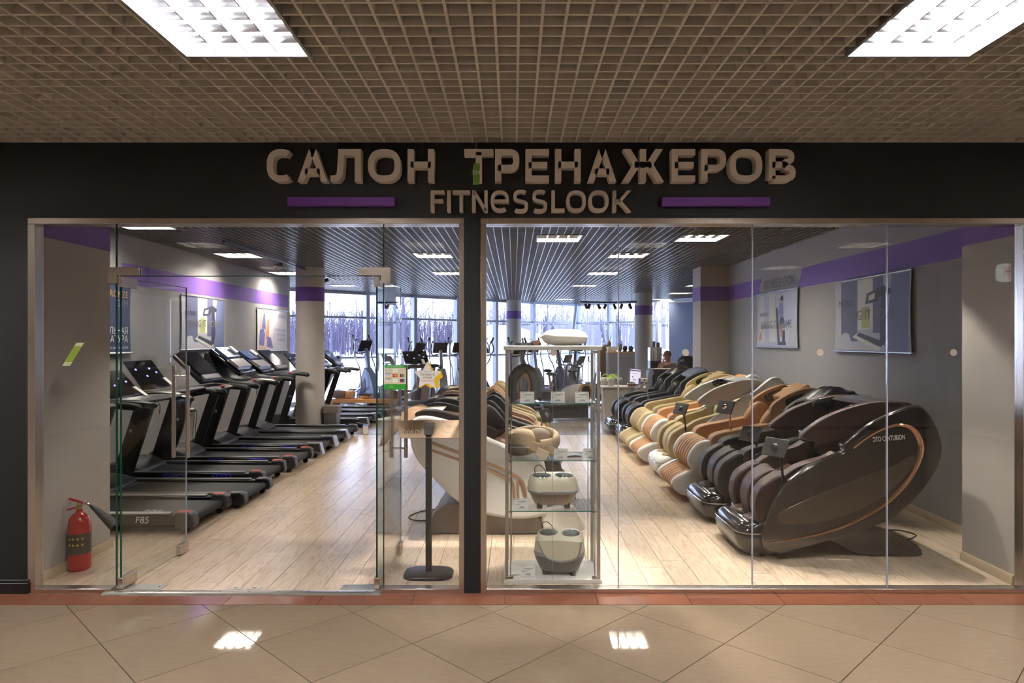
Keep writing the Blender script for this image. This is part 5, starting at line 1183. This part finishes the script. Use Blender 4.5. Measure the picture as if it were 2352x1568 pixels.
# ================================================================== machines in the back of the shop
def elliptical(label, x, d, rz, m_body, m_dark=m_blk, s=1.0, grp='ellipticals by the glass wall'):
    t = thing('elliptical_trainer', label, 'elliptical', ((x-1180)*d/F, d-D0, 0), rz, grp); t.scale = (s, s, s)
    h = MB().prism(catmull([(.12, .06), (.62, .06), (.72, .3), (.62, .66), (.42, .92), (.34, .92), (.2, .6), (.08, .3)], 4, True), -.12, .12).build('flywheel_housing', m_body, t, bevel=.04, bseg=3)
    for q in (-1, 1): MB().prism(catmull([(.2, .1), (.36, .1), (.42, .4), (.4, .66), (.34, .62), (.22, .35)], 3, True), q*.118, q*.128).build('housing_panel', m_dark, h, bevel=.01)
    MB().beam((.42, 0, .85), (.30, 0, 1.45), .09, .1).build('mast', m_body, t, bevel=.02)
    c = MB().beam((.34, 0, 1.66), (.2, 0, 1.38), .4, .05).build('console', m_dark, t, bevel=.015)
    MB().beam((.315, 0, 1.64), (.205, 0, 1.44), .3, .05).build('screen', m_screen, c)
    MB().lathe([(.04, .0), (.045, .09)], 14, (.3, .0, 1.2)).build('cup_holder', m_dark, t)
    for q in (-1, 1):
        MB().tube(catmull([(.32, q*.06, 1.35), (.2, q*.2, 1.32), (.08, q*.22, 1.45), (.1, q*.2, 1.62), (.16, q*.18, 1.7)], 5), .017, 8).build('fixed_grip', m_dark, t)
        a = MB().tube(catmull([(.42, q*.26, .45), (.36, q*.27, .95), (.2, q*.29, 1.25), (.22, q*.29, 1.55), (.1, q*.27, 1.8)], 5), .019, 8).build('swing_arm', m_silver, t)
        MB().tube([(.16, q*.28, 1.66), (.1, q*.27, 1.8)], .025, 8).build('arm_grip', m_rub, a)
        MB().beam((.42, q*.26, .45), (-.35, q*.22, .2+.12*q), .05, .05).build('pedal_arm', m_silver, t, bevel=.01)
        MB().bx(-.42, -.08, q*.22-.075, q*.22+.075, .22+.1*q, .26+.1*q).build('pedal', m_rub, t, bevel=.015)
        MB().lathe([(.15, q*.14), (.15, q*.16)], 18, (-.42, 0, .22), 'y').build('crank', m_dark, t)
    MB().bx(-.62, .75, -.05, .05, .03, .1).build('base_beam', m_dark, t, bevel=.01)
    for xx in (-.6, .7): MB().bx(xx-.04, xx+.04, -.3, .3, 0, .06).build('base_foot', m_dark, t, bevel=.01)
    return t
def bike(label, x, d, rz, m_frame, m_disc, grp='exercise bikes by the glass wall'):
    t = thing('exercise_bike', label, 'exercise bike', ((x-1180)*d/F, d-D0, 0), rz, grp)
    MB().tube([(-.4, 0, .1), (.05, 0, .35), (.42, 0, .3)], .035, 8).build('frame', m_frame, t)
    MB().tube([(-.1, 0, .25), (-.25, 0, .9)], .03, 8).build('seat_post', m_frame, t); MB().tube([(.3, 0, .3), (.42, 0, 1.1)], .03, 8).build('head_post', m_frame, t)
    MB().lathe([(.24, -.03), (.25, 0), (.24, .03)], 26, (.42, 0, .34), 'y').build('flywheel', m_disc, t)
    MB().lathe([(.04, -.05), (.04, .05)], 12, (.42, 0, .34), 'y').build('hub', m_blk, t)
    MB().ell((-.28, 0, .93), (.15, .1, .045), 16, 8).build('saddle', m_blk, t)
    for q in (-1, 1):
        MB().tube(catmull([(.42, 0, 1.1), (.42, q*.2, 1.12), (.3, q*.24, 1.18), (.25, q*.12, 1.3)], 4), .016, 8).build('handlebar', m_blk, t)
        p = MB().beam((.05, q*.1, .35), (.05+.12*q, q*.12, .35-.12*q), .02, .03).build('crank', m_chrome, t); MB().bx(.0+.12*q, .1+.12*q, q*.12, q*.21, .34-.12*q, .36-.12*q).build('pedal', m_blk, p)
    c = MB().beam((.52, 0, 1.36), (.42, 0, 1.16), .24, .04).build('console', m_dgrey, t, bevel=.01); MB().beam((.5, 0, 1.345), (.42, 0, 1.19), .19, .045).build('screen', m_screen, c)
    for xx in (-.45, .5): MB().bx(xx-.04, xx+.04, -.27, .27, 0, .06).build('base_foot', m_blk, t, bevel=.01)
    MB().bx(-.45, .5, -.03, .03, .04, .1).build('base_beam', m_frame, t)
    return t
m_elb = mat('elliptical_blue_grey', rgb(98, 112, 136), .3, .2); m_els = mat('elliptical_silver', rgb(170, 174, 186), .3, .3); m_brn = mat('machine_brown', rgb(104, 84, 72), .4)
elliptical('large blue-grey elliptical between the near column and the door', 822, 18.7, radians(-35), m_elb, s=1.04)
elliptical('brown elliptical half hidden behind the payment sticker', 945, 18.4, radians(-30), m_brn)
elliptical('silver elliptical with tall swing arms behind the star sticker', 1006, 19.2, radians(-70), m_els)
elliptical('dark elliptical close left of the black post', 1046, 19.6, radians(-60), m_dgrey)
elliptical('black elliptical just right of the black post', 1134, 18.6, radians(200), m_blk)
elliptical('black elliptical in front of the far middle column', 1180, 17.4, radians(-50), m_dgrey)
elliptical('silver console elliptical seen above the grey shawl', 1214, 19.8, radians(-60), m_els)
bike('red-brown exercise bike with pale console in the cabinet view', 1275, 17.7, radians(-50), mat('bike_rose', rgb(150, 92, 84), .4), m_blk)
bike('exercise bike with pale blue flywheel disc', 1292, 16.0, radians(-30), m_dgrey, mat('disc_blue', rgb(150, 180, 210), .3))
elliptical('blue-black elliptical behind the rose bike', 1262, 20.6, radians(-40), mat('elliptical_navy', rgb(50, 58, 86), .4))
elliptical('brown elliptical at the far end by the glass corner', 1332, 22.3, radians(-120), m_brn)
bike('black exercise bike with pale saddle beside the coat', 1338, 17.9, radians(20), m_blk, m_dgrey)
wt = treadmill('large black walking treadmill turned towards the door, behind the star sticker', (px(975, 940, 16.2).x, 11.35, 0), radians(-62), console='tablet', hz=1.1)
wt['group'] = 'treadmills by the glass wall'
# second, folded treadmill
t = thing('folded_treadmill', 'folded treadmill with raised deck right of the near column', 'treadmill', (-4.75, 12.0, 0), radians(5), 'treadmills by the glass wall')
MB().beam((-.1, 0, .2), (.5, 0, 1.35), .5, .1).build('folded_deck', m_blk, t, bevel=.02)
for q in (-1, 1):
    MB().beam((-.1, q*.3, .1), (.3, q*.3, 1.1), .06, .1).build('upright', m_blk, t, bevel=.01)
    MB().beam((.3, q*.3, 1.1), (-.25, q*.3, 1.1), .05, .05).build('handrail', m_blk, t, bevel=.01)
    MB().bx(-.4, .4, q*.3-.05, q*.3+.05, 0, .08).build('base_foot', m_blk, t, bevel=.01)
    MB().beam((.02, q*.258, .36), (.34, q*.258, .98), .02, .05).build('blue_strip', m_blue, t)
MB().beam((.36, 0, 1.3), (.56, 0, 1.06), .5, .05).build('console', m_dgrey, t, bevel=.01)
# wooden rower
t = thing('rowing_machine', 'wooden rowing machine with water tank before the blue-grey elliptical', 'rowing machine', (px(790, 930, 17.6).x+.25, 13.0, 0), radians(-12))
for q in (-1, 1): MB().bx(-.6, 1.15, q*.15-.025, q*.15+.025, .12, .22).build('rail', m_wood, t, bevel=.008)
for xx in (-.55, 1.1): MB().bx(xx-.05, xx+.05, -.22, .22, 0, .12).build('cross_foot', m_wood, t, bevel=.008)
MB().lathe([(.05, .22), (.24, .25), (.26, .33), (.24, .42), (.06, .46)], 24, (-.45, 0, 0)).build('water_tank', mat('tank', rgb(126, 112, 106), .15), t)
MB().bx(.2, .46, -.13, .13, .24, .32).build('seat_block', m_wood, t, bevel=.02); MB().bx(.18, .48, -.14, .14, .32, .36).build('seat_pad', m_blk, t, bevel=.015)
MB().tube([(-.1, -.25, .36), (-.1, .25, .36)], .016, 8).build('handle', m_wood, t); MB().bx(-.2, -.05, -.14, .14, .24, .42).build('foot_plate', m_wood, t, bevel=.02)
# dark rolled mats and low benches near the back
t = thing('weight_bench', 'low dark bench on the floor below the bikes', 'bench', (px(1300, 930, 14.7).x, 10.0, 0), radians(15))
MB().bx(-.55, .55, -.14, .14, .3, .38).build('pad', m_blk, t, bevel=.03); MB().bx(-.5, .5, -.03, .03, .06, .3).build('frame', m_dgrey, t)
for xx in (-.45, .45): MB().bx(xx-.03, xx+.03, -.25, .25, 0, .06).build('base_foot', m_dgrey, t)

# ================================================================== desk corner
d = 14.3; dx = lambda p, dd=14.3: (p-1180)*dd/F
t = thing('white_desk', 'white desk with curved top and slab front in mid shop', 'desk', (dx(1430), 9.62, 0))
MB().prism(catmull([(-.46, .36), (-.44, -.02), (-.3, -.08), (.05, -.06), (.3, .02), (.47, .02), (.49, .36)], 4, True), .735, .765, 'z').build('desk_top', m_whitel, t, bevel=.004)
MB().prism([(-.36, 0), (.13, 0), (.16, .735), (-.42, .735)], .0, .04).build('front_panel', mat('desk_panel', rgb(190, 184, 176), .5), t)
MB().bx(.44, .48, .02, .36, 0, .735).build('side_panel', m_whitel, t); MB().bx(-.4, -.36, .02, .34, 0, .735).build('side_panel', m_whitel, t)
t = thing('drawer_unit', 'low white drawer unit under the desk', 'cabinet', (dx(1478), 9.66, 0))
MB().bx(-.28, .0, 0, .3, .0, .6).build('body', m_whitel, t, bevel=.004)
for z in (.04, .23, .42): f_ = MB().bx(-.27, -.01, -.015, 0, z, z+.16).build('drawer', m_white, t); MB().bx(-.18, -.1, -.022, -.015, z+.12, z+.13).build('handle', m_alu, f_)
t = thing('monitor', 'tilted computer monitor with a web page on the white desk', 'monitor', (dx(1459), 9.72, .7655), .25)
MB().bx(-.13, .13, -.02, .02, .03, .36).xf(Matrix.Rotation(radians(-8), 4, 'X') @ Matrix.Rotation(radians(7), 4, 'Y')).build('housing', m_blk, t, bevel=.006)
scr = MB().bx(-.12, .12, -.024, -.021, .042, .35).xf(Matrix.Rotation(radians(-8), 4, 'X') @ Matrix.Rotation(radians(7), 4, 'Y')).build('screen', mat('screen_page', rgb(214, 206, 226), .3, emit=.35), t)
for (a, b, c_, e_, m) in ((-.12, .12, .31, .335, c_vio), (.075, .12, .05, .17, c_vio), (-.05, .02, .12, .135, m_navy), (-.07, -.05, .17, .2, m_ink), (-.1, .05, .255, .26, m_inkg)):
    MB().bx(a, b, -.026, -.0242, c_, e_).xf(Matrix.Rotation(radians(-8), 4, 'X') @ Matrix.Rotation(radians(7), 4, 'Y')).build('print', m, scr)
MB().lathe([(.09, 0), (.09, .01), (.02, .015), (.02, .06)], 18).build('stand', m_blk, t)
for k_, (x, lab) in enumerate(((1444, 'brown patterned paper cup, left of the pair on the desk'), (1452, 'brown patterned paper cup, right of the pair on the desk'))):
    t = thing('paper_cup', lab, 'cup', (dx(x), 9.6, .7655), 0, 'paper cups on the desk')
    MB().lathe([(.03, 0), (.04, .09), (.038, .09), (.028, .004)], 16).build('cup_body', mat('cup_brown', rgb(128, 88, 54), .6), t); MB().lathe([(.037, .05), (.0385, .07)], 16).build('cup_print', m_paper, t)
t = thing('desk_phone', 'black handset standing at the front of the desk', 'phone', (dx(1474), 9.585, .7655))
MB().bx(-.025, .025, -.02, .02, 0, .09).build('handset', m_blk, t, bevel=.008); MB().bx(-.035, .035, -.025, .035, 0, .015).build('cradle', m_dgrey, t, bevel=.004)
t = thing('papers', 'white papers spread on the desk beside the monitor', 'papers', (dx(1485), 9.78, .7655)); MB().bx(-.1, .1, -.07, .07, 0, .004).build('sheet', m_paper, t); MB().bx(-.09, .1, -.06, .08, .004, .007).build('sheet', m_paper, t, rot=(0, 0, .2))
# plants
m_leaf = mat('leaf_green', rgb(46, 82, 34), .55); 
def plant(label, x, y, z, m_pot, n, L_, seed, cat='plant'):
    t = thing('potted_plant', label, cat, (x, y, z)); R = random.Random(seed)
    MB().loft([[(p[0]*s_, p[1]*s_, q_) for p in rrect(.13, .13, .015, 3)] for (q_, s_) in ((0, .85), (.14, 1), (.14, .88), (.11, .86))]).build('pot', m_pot, t)
    MB().lathe([(.05, .11), (.001, .115)], 12).build('soil', m_brn, t)
    for i in range(n):
        a = R.uniform(0, 2*pi); l = L_*R.uniform(.7, 1.1); up = R.uniform(.6, 1.3)
        pts = [Vector((0, 0, .11)), Vector((cos(a)*l*.25, sin(a)*l*.25, .11+l*.45*up)), Vector((cos(a)*l*.6, sin(a)*l*.6, .11+l*.5*up)), Vector((cos(a)*l*.85, sin(a)*l*.85, .11+l*.3*up))]
        cp = [Vector(v) for v in catmull([tuple(p) for p in pts], 4)]; mb = MB().tube(cp, .003, 4)
        sd = Vector((-sin(a), cos(a), 0))
        for j in range(4, len(cp)-1):
            for q in (-1, 1):
                o_ = cp[j]; tip = o_+sd*q*.06+(cp[j+1]-o_)*1.2+Vector((0, 0, -.01)); mb.add([o_, o_+(cp[j+1]-o_)*.8, tip], [(0, 1, 2)])
        mb.build('frond', m_leaf, t, smooth=0)
plant('green fern in a square white pot on the desk', dx(1404), 9.68, .7655, m_whitel, 12, .24, 3)
plant('dark leafy plant in a grey pot on the floor behind the monitor', 3.42, 10.2, 0, m_dgrey, 10, .26, 5)
# patterned chairs behind the desk
m_palm = mat('palm_fabric', rgb(206, 202, 190), .8); nt = m_palm.node_tree
_n = nt.nodes.new('ShaderNodeTexVoronoi'); _n.inputs['Scale'].default_value = 14; _r = nt.nodes.new('ShaderNodeValToRGB'); _t = nt.nodes.new('ShaderNodeTexCoord')
_r.color_ramp.elements[0].color = (*rgb(80, 96, 66), 1); _r.color_ramp.elements[1].color = (*rgb(220, 214, 200), 1); _r.color_ramp.elements[0].position = .28; _r.color_ramp.elements[1].position = .4
nt.links.new(_t.outputs['Object'], _n.inputs[0]); nt.links.new(_n.outputs[0], _r.inputs[0]); nt.links.new(_r.outputs[0], nt.nodes['Principled BSDF'].inputs['Base Color'])
def shell_chair(label, x, y, rz):
    t = thing('shell_chair', label, 'chair', (x, y, 0), rz, 'leaf-patterned chairs at the desk')
    vs_, fs = [], []
    for j in range(9):
        for i in range(9):
            u = -1+i/4; v = j/8
            vs_.append((u*.27*(1-.25*max(0, v-.5)), -.22*(1-v)**1.5+.22*v+.12*(-abs(u)**2)*v, .45+.45*v**1.6+.1*u*u*(1-v)))
    for j in range(8):
        for i in range(8): fs.append((j*9+i, j*9+i+1, j*9+i+10, j*9+i+9))
    o = MB().add(vs_, fs).build('shell', m_palm, t, smooth=80); o.modifiers.new('s', 'SOLIDIFY').thickness = .03
    for (a, b) in ((-1, -1), (1, -1), (-1, 1), (1, 1)): MB().tube([(a*.12, b*.1, .46), (a*.24, b*.22, 0)], [.018, .012], 8).build('leg', m_wood, t)
shell_chair('leaf-patterned chair behind the fern', dx(1400, 15.5), 10.6, pi)
shell_chair('leaf-patterned chair behind the monitor', dx(1482, 15.2), 10.35, pi+.3)
# grey cabinet with clutter
d2 = 16.3
t = thing('grey_cabinet', 'tall grey cabinet with wood-edged top before the glass wall', 'cabinet', (dx(1428, d2), 11.65, 0))
MB().bx(-.32, .32, 0, .42, 0, 1.43).build('body', mat('cabinet_grey', rgb(128, 126, 138), .55), t, bevel=.003); MB().bx(-.33, .33, -.01, .43, 1.43, 1.455).build('top_board', m_wood, t)
for q in (-1, 1): f_ = MB().bx(q*.16-.155, q*.16+.155, -.015, 0, .05, 1.42).build('door', mat('cabinet_grey'), t); MB().bx(q*.02-.005, q*.02+.005, -.03, -.015, .7, .82).build('handle', m_alu, f_)
for k_, (z, lab) in enumerate(((0, 'lowest'), (.04, 'middle'), (.08, 'topmost'))):
    t = thing('book', 'pale book in the small stack on the grey cabinet, '+lab, 'book', (dx(1408.5, d2), 11.85, 1.4555+z), .1*k_, 'books on the grey cabinet')
    MB().bx(-.11, .11, -.08, .08, .004, .034).build('pages', m_paper, t); MB().bx(-.115, .115, -.085, .085, 0, .004).bx(-.115, .115, -.085, .085, .034, .038).build('cover', [m_mgrey, m_whitel, m_silver][k_], t)
t = thing('dried_twig_vase', 'brown vase with dry twigs on the grey cabinet', 'vase', (dx(1404, d2), 11.95, 1.5746))
MB().lathe([(.03, 0), (.055, .06), (.03, .12), (.02, .14)], 16).build('vase_body', m_brn, t)
for q in range(6): a = q*1.05; MB().tube([(0, 0, .12), (.06*cos(a), .04*sin(a), .24), (.14*cos(a), .08*sin(a), .38)], .003, 4).build('twig', m_brn, t)
for (x, w_, h_, lab) in ((1427, .05, .2, 'brown leather bag'), (1438.5, .05, .15, 'black peaked cap'), (1452, .055, .14, 'black round hat')):
    o = thing('hat' if 'cap' in lab or 'hat' in lab else 'bag', lab+' on the grey cabinet', 'hat' if 'bag' not in lab else 'bag', (dx(x, d2), 11.82, 1.4555))
    mm = m_brn if 'bag' in lab else m_blk
    MB().ell((0, 0, h_*.5), (w_, .1, h_*.5), 16, 10, None, .8).build('crown' if mm is m_blk else 'bag_body', mm, o)
    if mm is m_blk: MB().lathe([(w_*1.22, 0), (w_*1.2, .012), (w_*.9, .02)], 18).build('brim', mm, o)
    else: MB().tube(catmull([(-.05, 0, .16), (-.03, 0, .26), (.03, 0, .26), (.05, 0, .16)], 4), .008, 6).build('strap', mm, o)
t = thing('coat_rack', 'coat rack with brown coat left of the grey cabinet', 'coat rack', (dx(1390, 17), 12.35, 0))
MB().tube([(0, 0, .0), (0, 0, 1.62)], .02, 8).build('pole', m_blk, t); MB().lathe([(.16, 0), (.16, .02), (.03, .04)], 20).build('base', m_blk, t)
co = thing('coat', 'olive brown coat hanging beside the grey cabinet', 'coat', (dx(1390, 17), 12.2, 0))
MB().loft([[(p[0], p[1], z) for p in rrect(w_, dd, .05, 4)] for (z, w_, dd) in ((.75, .26, .16), (1.1, .25, .18), (1.4, .26, .16), (1.56, .2, .12), (1.62, .06, .06))]).build('coat_body', mat('coat_olive', rgb(92, 76, 50), .9), co, smooth=60)
for q in (-1, 1): MB().tube([(q*.1, 0, 1.53), (q*.15, -.02, 1.2), (q*.14, -.03, .95)], [.05, .05, .04], 10).build('sleeve', mat('coat_olive'), co)
# coffee machine on a dark side unit
t = thing('side_unit', 'dark side unit below the coffee machine', 'cabinet', (dx(1512, 16.4), 11.8, 0)); MB().bx(-.2, .24, 0, .4, 0, 1.0).build('body', mat('unit_black', rgb(40, 38, 38), .5), t, bevel=.004); MB().bx(-.19, .23, -.015, 0, .04, .96).build('door', mat('unit_black'), t)
t = thing('coffee_machine', 'white and black coffee machine beside the far right column', 'coffee machine', (dx(1509, 16.4), 11.98, 1.0005))
MB().bx(-.14, .14, -.17, .17, .0, .22).build('lower_body', m_blk, t, bevel=.01); MB().bx(-.14, .14, -.17, .17, .22, .56).build('upper_body', m_silver, t, bevel=.015); MB().bx(-.1, .02, -.174, -.17, .24, .54).build('front_plate', m_white, t)
MB().tube(catmull([(-.06, -.18, .48), (-.07, -.19, .3), (-.1, -.18, .1)], 4), .006, 6).build('milk_hose', m_blk, t)
for (x, h_, mm, lab) in ((-.03, .13, m_mgrey, 'grey can'), (.08, .1, m_brn, 'brown cup')):
    o = thing('canister', lab+' on top of the coffee machine', 'canister', (dx(1509, 16.4)+x, 11.98, 1.561)); MB().lathe([(.04, 0), (.042, h_)], 16).build('canister_body', mm, o); MB().lathe([(.043, h_), (.043, h_+.012)], 16).build('lid', m_blk, o)
# dark reception counter with papers
t = thing('reception_counter', 'dark high reception counter before the seated man', 'counter', (3.02, 9.2, 0))
MB().bx(-.17, .55, 0, .5, 0, 1.1).build('body', mat('counter_dark', rgb(48, 44, 44), .35), t, bevel=.004); MB().bx(-.2, .58, -.04, .52, 1.1, 1.14).build('counter_top', mat('counter_top', rgb(70, 64, 60), .3), t, bevel=.004)
MB().bx(-.2, -.17, .0, .5, 0, 1.02).build('side_panel', mat('counter_dark'), t)
t = thing('paper_stack', 'white papers lying on the dark counter', 'papers', (3.1, 9.35, 1.1405)); MB().bx(-.2, .2, -.12, .12, 0, .006).build('sheet', m_paper, t); MB().bx(-.19, .21, -.11, .13, .006, .01).build('sheet', m_paper, t, rot=(0, 0, .1))
# black chair with jacket
t = thing('office_chair', 'black leather office chair with a jacket thrown over its back', 'office chair', (3.86, 9.98, 0), .2)
MB().bx(-.26, .26, -.25, .25, .5, .6).build('seat', L_black, t, bevel=.04); MB().beam((0, .25, .6), (0, .33, 1.28), .44, .1).build('backrest', L_black, t, bevel=.04); MB().tube([(0, 0, .08), (0, 0, .5)], .03, 10).build('column', m_blk, t)
for q in range(5): a = q*2*pi/5; MB().beam((0, 0, .08), (.28*cos(a), .28*sin(a), .05), .04, .03).build('base_arm', m_blk, t)
jv = MB().ell((0, .27, 1.17), (.27, .17, .22), 20, 14, None, .85)
jv.v = [(x+.02*sin(23*z+5*x), y+.015*sin(19*x), z+.018*sin(17*x+9*y)) for (x, y, z) in jv.v]; jv.build('jacket', L_black, t, smooth=80)
# ceiling track lamps
def hang_track(label, x0, x1, y, d_, lamps):
    a, b = px(x0, y, d_), px(x1, y, d_); m_ = (a+b)/2+Vector((0, .25, 0))
    t = thing('track_light', label, 'track light', (0, 0, 0))
    for p, q in ((a, m_), (m_, b)): MB().beam(p, q, .035, .035).build('rail', m_blk, t)
    for p in (a.lerp(m_, .2), m_.lerp(b, .85)): MB().tube([p, (p.x, p.y, 3.8)], .005, 6).build('hanger', m_blk, t)
    for i, f_ in enumerate(lamps):
        p = a.lerp(m_, f_*2) if f_ < .5 else m_.lerp(b, f_*2-1); p = p-Vector((0, 0, .12))
        spot(t, p, p+Vector((.5*(-1 if i % 2 else 1)*.8, -.2, -1)))
hang_track('black angled ceiling track with seven spot heads at the back', 1332, 1462, 693, 16, [.12, .16, .36, .46, .64, .74, .9])
hang_track('short black ceiling track seen through the right door leaf', 866, 912, 694, 16, [.1, .55, .95])
# ================================================================== the man behind the counter
t = thing('person', 'man in a taupe sweater resting his chin on his hand behind the counter', 'person', (3.64, 11.25, 0), radians(-35))
def skin_obj(name, V, E, Rr, m, sub=2):
    me = bpy.data.meshes.new(name); me.from_pydata(V, E, []); me.materials.append(m)
    o = bpy.data.objects.new(name, me); COL.objects.link(o); o.parent = t
    o.modifiers.new('skin', 'SKIN'); sv = me.skin_vertices[0].data
    for i, r in enumerate(Rr): sv[i].radius = (r, r) if not isinstance(r, tuple) else r
    sv[0].use_root = True; md = o.modifiers.new('sub', 'SUBSURF'); md.levels = sub; md.render_levels = sub
    for p in me.polygons: p.use_smooth = True
    o.modifiers['skin'].use_smooth_shade = True
    return o
m_skin = mat('skin', rgb(206, 150, 124), .5); m_sw = mat('sweater_taupe', rgb(112, 96, 90), .9); m_tr = mat('trousers_dark', rgb(40, 42, 52), .9); m_hair = mat('hair_brown', rgb(96, 62, 38), .6)
zs = .68                                           # seat height of the tall stool
V = [(0, 0, zs+.06), (0, -.02, zs+.3), (0, -.06, zs+.48), (0, -.1, zs+.56), (0, -.14, zs+.60), (0, -.16, zs+.66), (0, -.155, zs+.72),
     (-.17, -.07, zs+.46), (-.22, -.2, zs+.24), (-.1, -.32, zs+.34), (-.04, -.3, zs+.5), (.17, -.07, zs+.46), (.25, -.2, zs+.22), (.12, -.4, zs+.24), (.02, -.44, zs+.24),
     (-.1, 0, zs+.04), (-.13, -.4, zs+.04), (-.13, -.42, zs-.4), (-.13, -.52, zs-.45), (.1, 0, zs+.04), (.13, -.4, zs+.04), (.13, -.42, zs-.4), (.13, -.52, zs-.45)]
E = [(0, 1), (1, 2), (2, 3), (3, 4), (4, 5), (5, 6), (2, 7), (7, 8), (8, 9), (9, 10), (2, 11), (11, 12), (12, 13), (13, 14), (0, 15), (15, 16), (16, 17), (17, 18), (0, 19), (19, 20), (20, 21), (21, 22)]
Rr = [(.15, .11), (.14, .1), (.13, .09), .05, .07, .082, .07, .06, .046, .038, .035, .06, .046, .038, .035, .085, .065, .045, .04, .085, .065, .045, .04]
skin_obj('body', V, E, Rr, m_skin)
# sweater and trousers follow the same skeleton, slightly wider
iv = [0, 1, 2, 7, 8, 9, 11, 12, 13]; mp = {a: i for i, a in enumerate(iv)}
skin_obj('sweater', [V[i] for i in iv], [(mp[a], mp[b]) for a, b in E if a in mp and b in mp], [tuple(q+.035 for q in Rr[i]) if isinstance(Rr[i], tuple) else Rr[i]+.03 for i in iv], m_sw)
iv = [0, 15, 16, 17, 19, 20, 21]; mp = {a: i for i, a in enumerate(iv)}
skin_obj('trousers', [V[i] for i in iv], [(mp[a], mp[b]) for a, b in E if a in mp and b in mp], [(.165, .125), .1, .08, .06, .1, .08, .06], m_tr)
hd = Vector((0, -.16, zs+.675))
MB().ell(hd+Vector((0, .025, .05)), (.09, .1, .088), 18, 12).build('hair', m_hair, t)
MB().ell(hd+Vector((0, -.1, -.01)), (.014, .02, .022), 10, 8).build('nose', m_skin, t)
for q in (-1, 1):
    MB().ell(hd+Vector((q*.034, -.085, .012)), (.013, .008, .008), 10, 6).build('eye', m_ink, t)
    MB().ell(hd+Vector((q*.09, 0, -.005)), (.012, .022, .03), 10, 8).build('ear', m_skin, t)
    MB().beam(hd+Vector((q*.018, -.09, .033)), hd+Vector((q*.052, -.082, .035)), .01, .008).build('eyebrow', m_hair, t)
MB().ell(hd+Vector((0, -.088, -.05)), (.026, .01, .007), 12, 6).build('mouth', mat('lips', rgb(160, 96, 86), .5), t)
def hand(base, dirv, side):                        # palm with four curled fingers and a side thumb
    h = MB().ell(base, (.035, .016, .045), 12, 8).build('hand', m_skin, t)
    for i, l in enumerate((.058, .066, .062, .05)):
        b = Vector(base)+Vector((-.026+i*.0175, -.002, .035)); c_ = b+Vector(dirv)*l*.55+Vector((0, 0, .012)); e_ = c_+Vector(dirv)*l*.25+Vector((0, .018, -.004))
        MB().tube([b, c_, e_], [.009, .008, .0065], 8).build('finger', m_skin, h)
    b = Vector(base)+Vector((side*.03, 0, 0)); MB().tube([b, b+Vector((side*.02, -.005, .025)), b+Vector((side*.012, -.005, .05))], [.011, .01, .008], 8).build('thumb', m_skin, h)
hand((-.035, -.29, zs+.55), (.0, .15, .95), 1); hand((.0, -.46, zs+.25), (-.3, -.9, .1), -1)
t2 = thing('bar_stool', 'dark padded stool under the seated man', 'stool', (3.64, 11.25, 0))
MB().lathe([(.2, zs-.075), (.21, zs-.05), (.19, zs-.03)], 20).build('seat', m_blk, t2); MB().tube([(0, 0, .03), (0, 0, zs-.07)], .03, 10).build('column', m_chrome, t2); MB().lathe([(.22, 0), (.22, .015), (.04, .035)], 24).build('base', m_chrome, t2); 
MB().tube([(.15*cos(a*pi/8), .15*sin(a*pi/8), .25) for a in range(16)], .012, 8, closed=True).build('foot_ring', m_chrome, t2)
# ================================================================== lit sign across the corridor (seen mirrored in the glass)
t = thing('lit_sign', 'glowing white sign with red letters across the corridor', 'sign', (7.42, -5.3, 2.72))
MB().prism(rrect(.6, .26, .06, 4), -.03, .03).build('sign_box', mat('sign_glow', rgb(230, 240, 240), .5, emit=.7), t)
text('sign_text', 'ПМЖ', .2, mat('sign_red', rgb(190, 60, 40), .5, emit=.5), t, face((0, .032, 0), (-1, 0, 0), (0, 0, 1)), .001)
for q in (-1, 1): MB().tube([(q*.2, 0, .12), (q*.2, 0, 1.08)], .005, 6).build('hanger', m_alu, t)
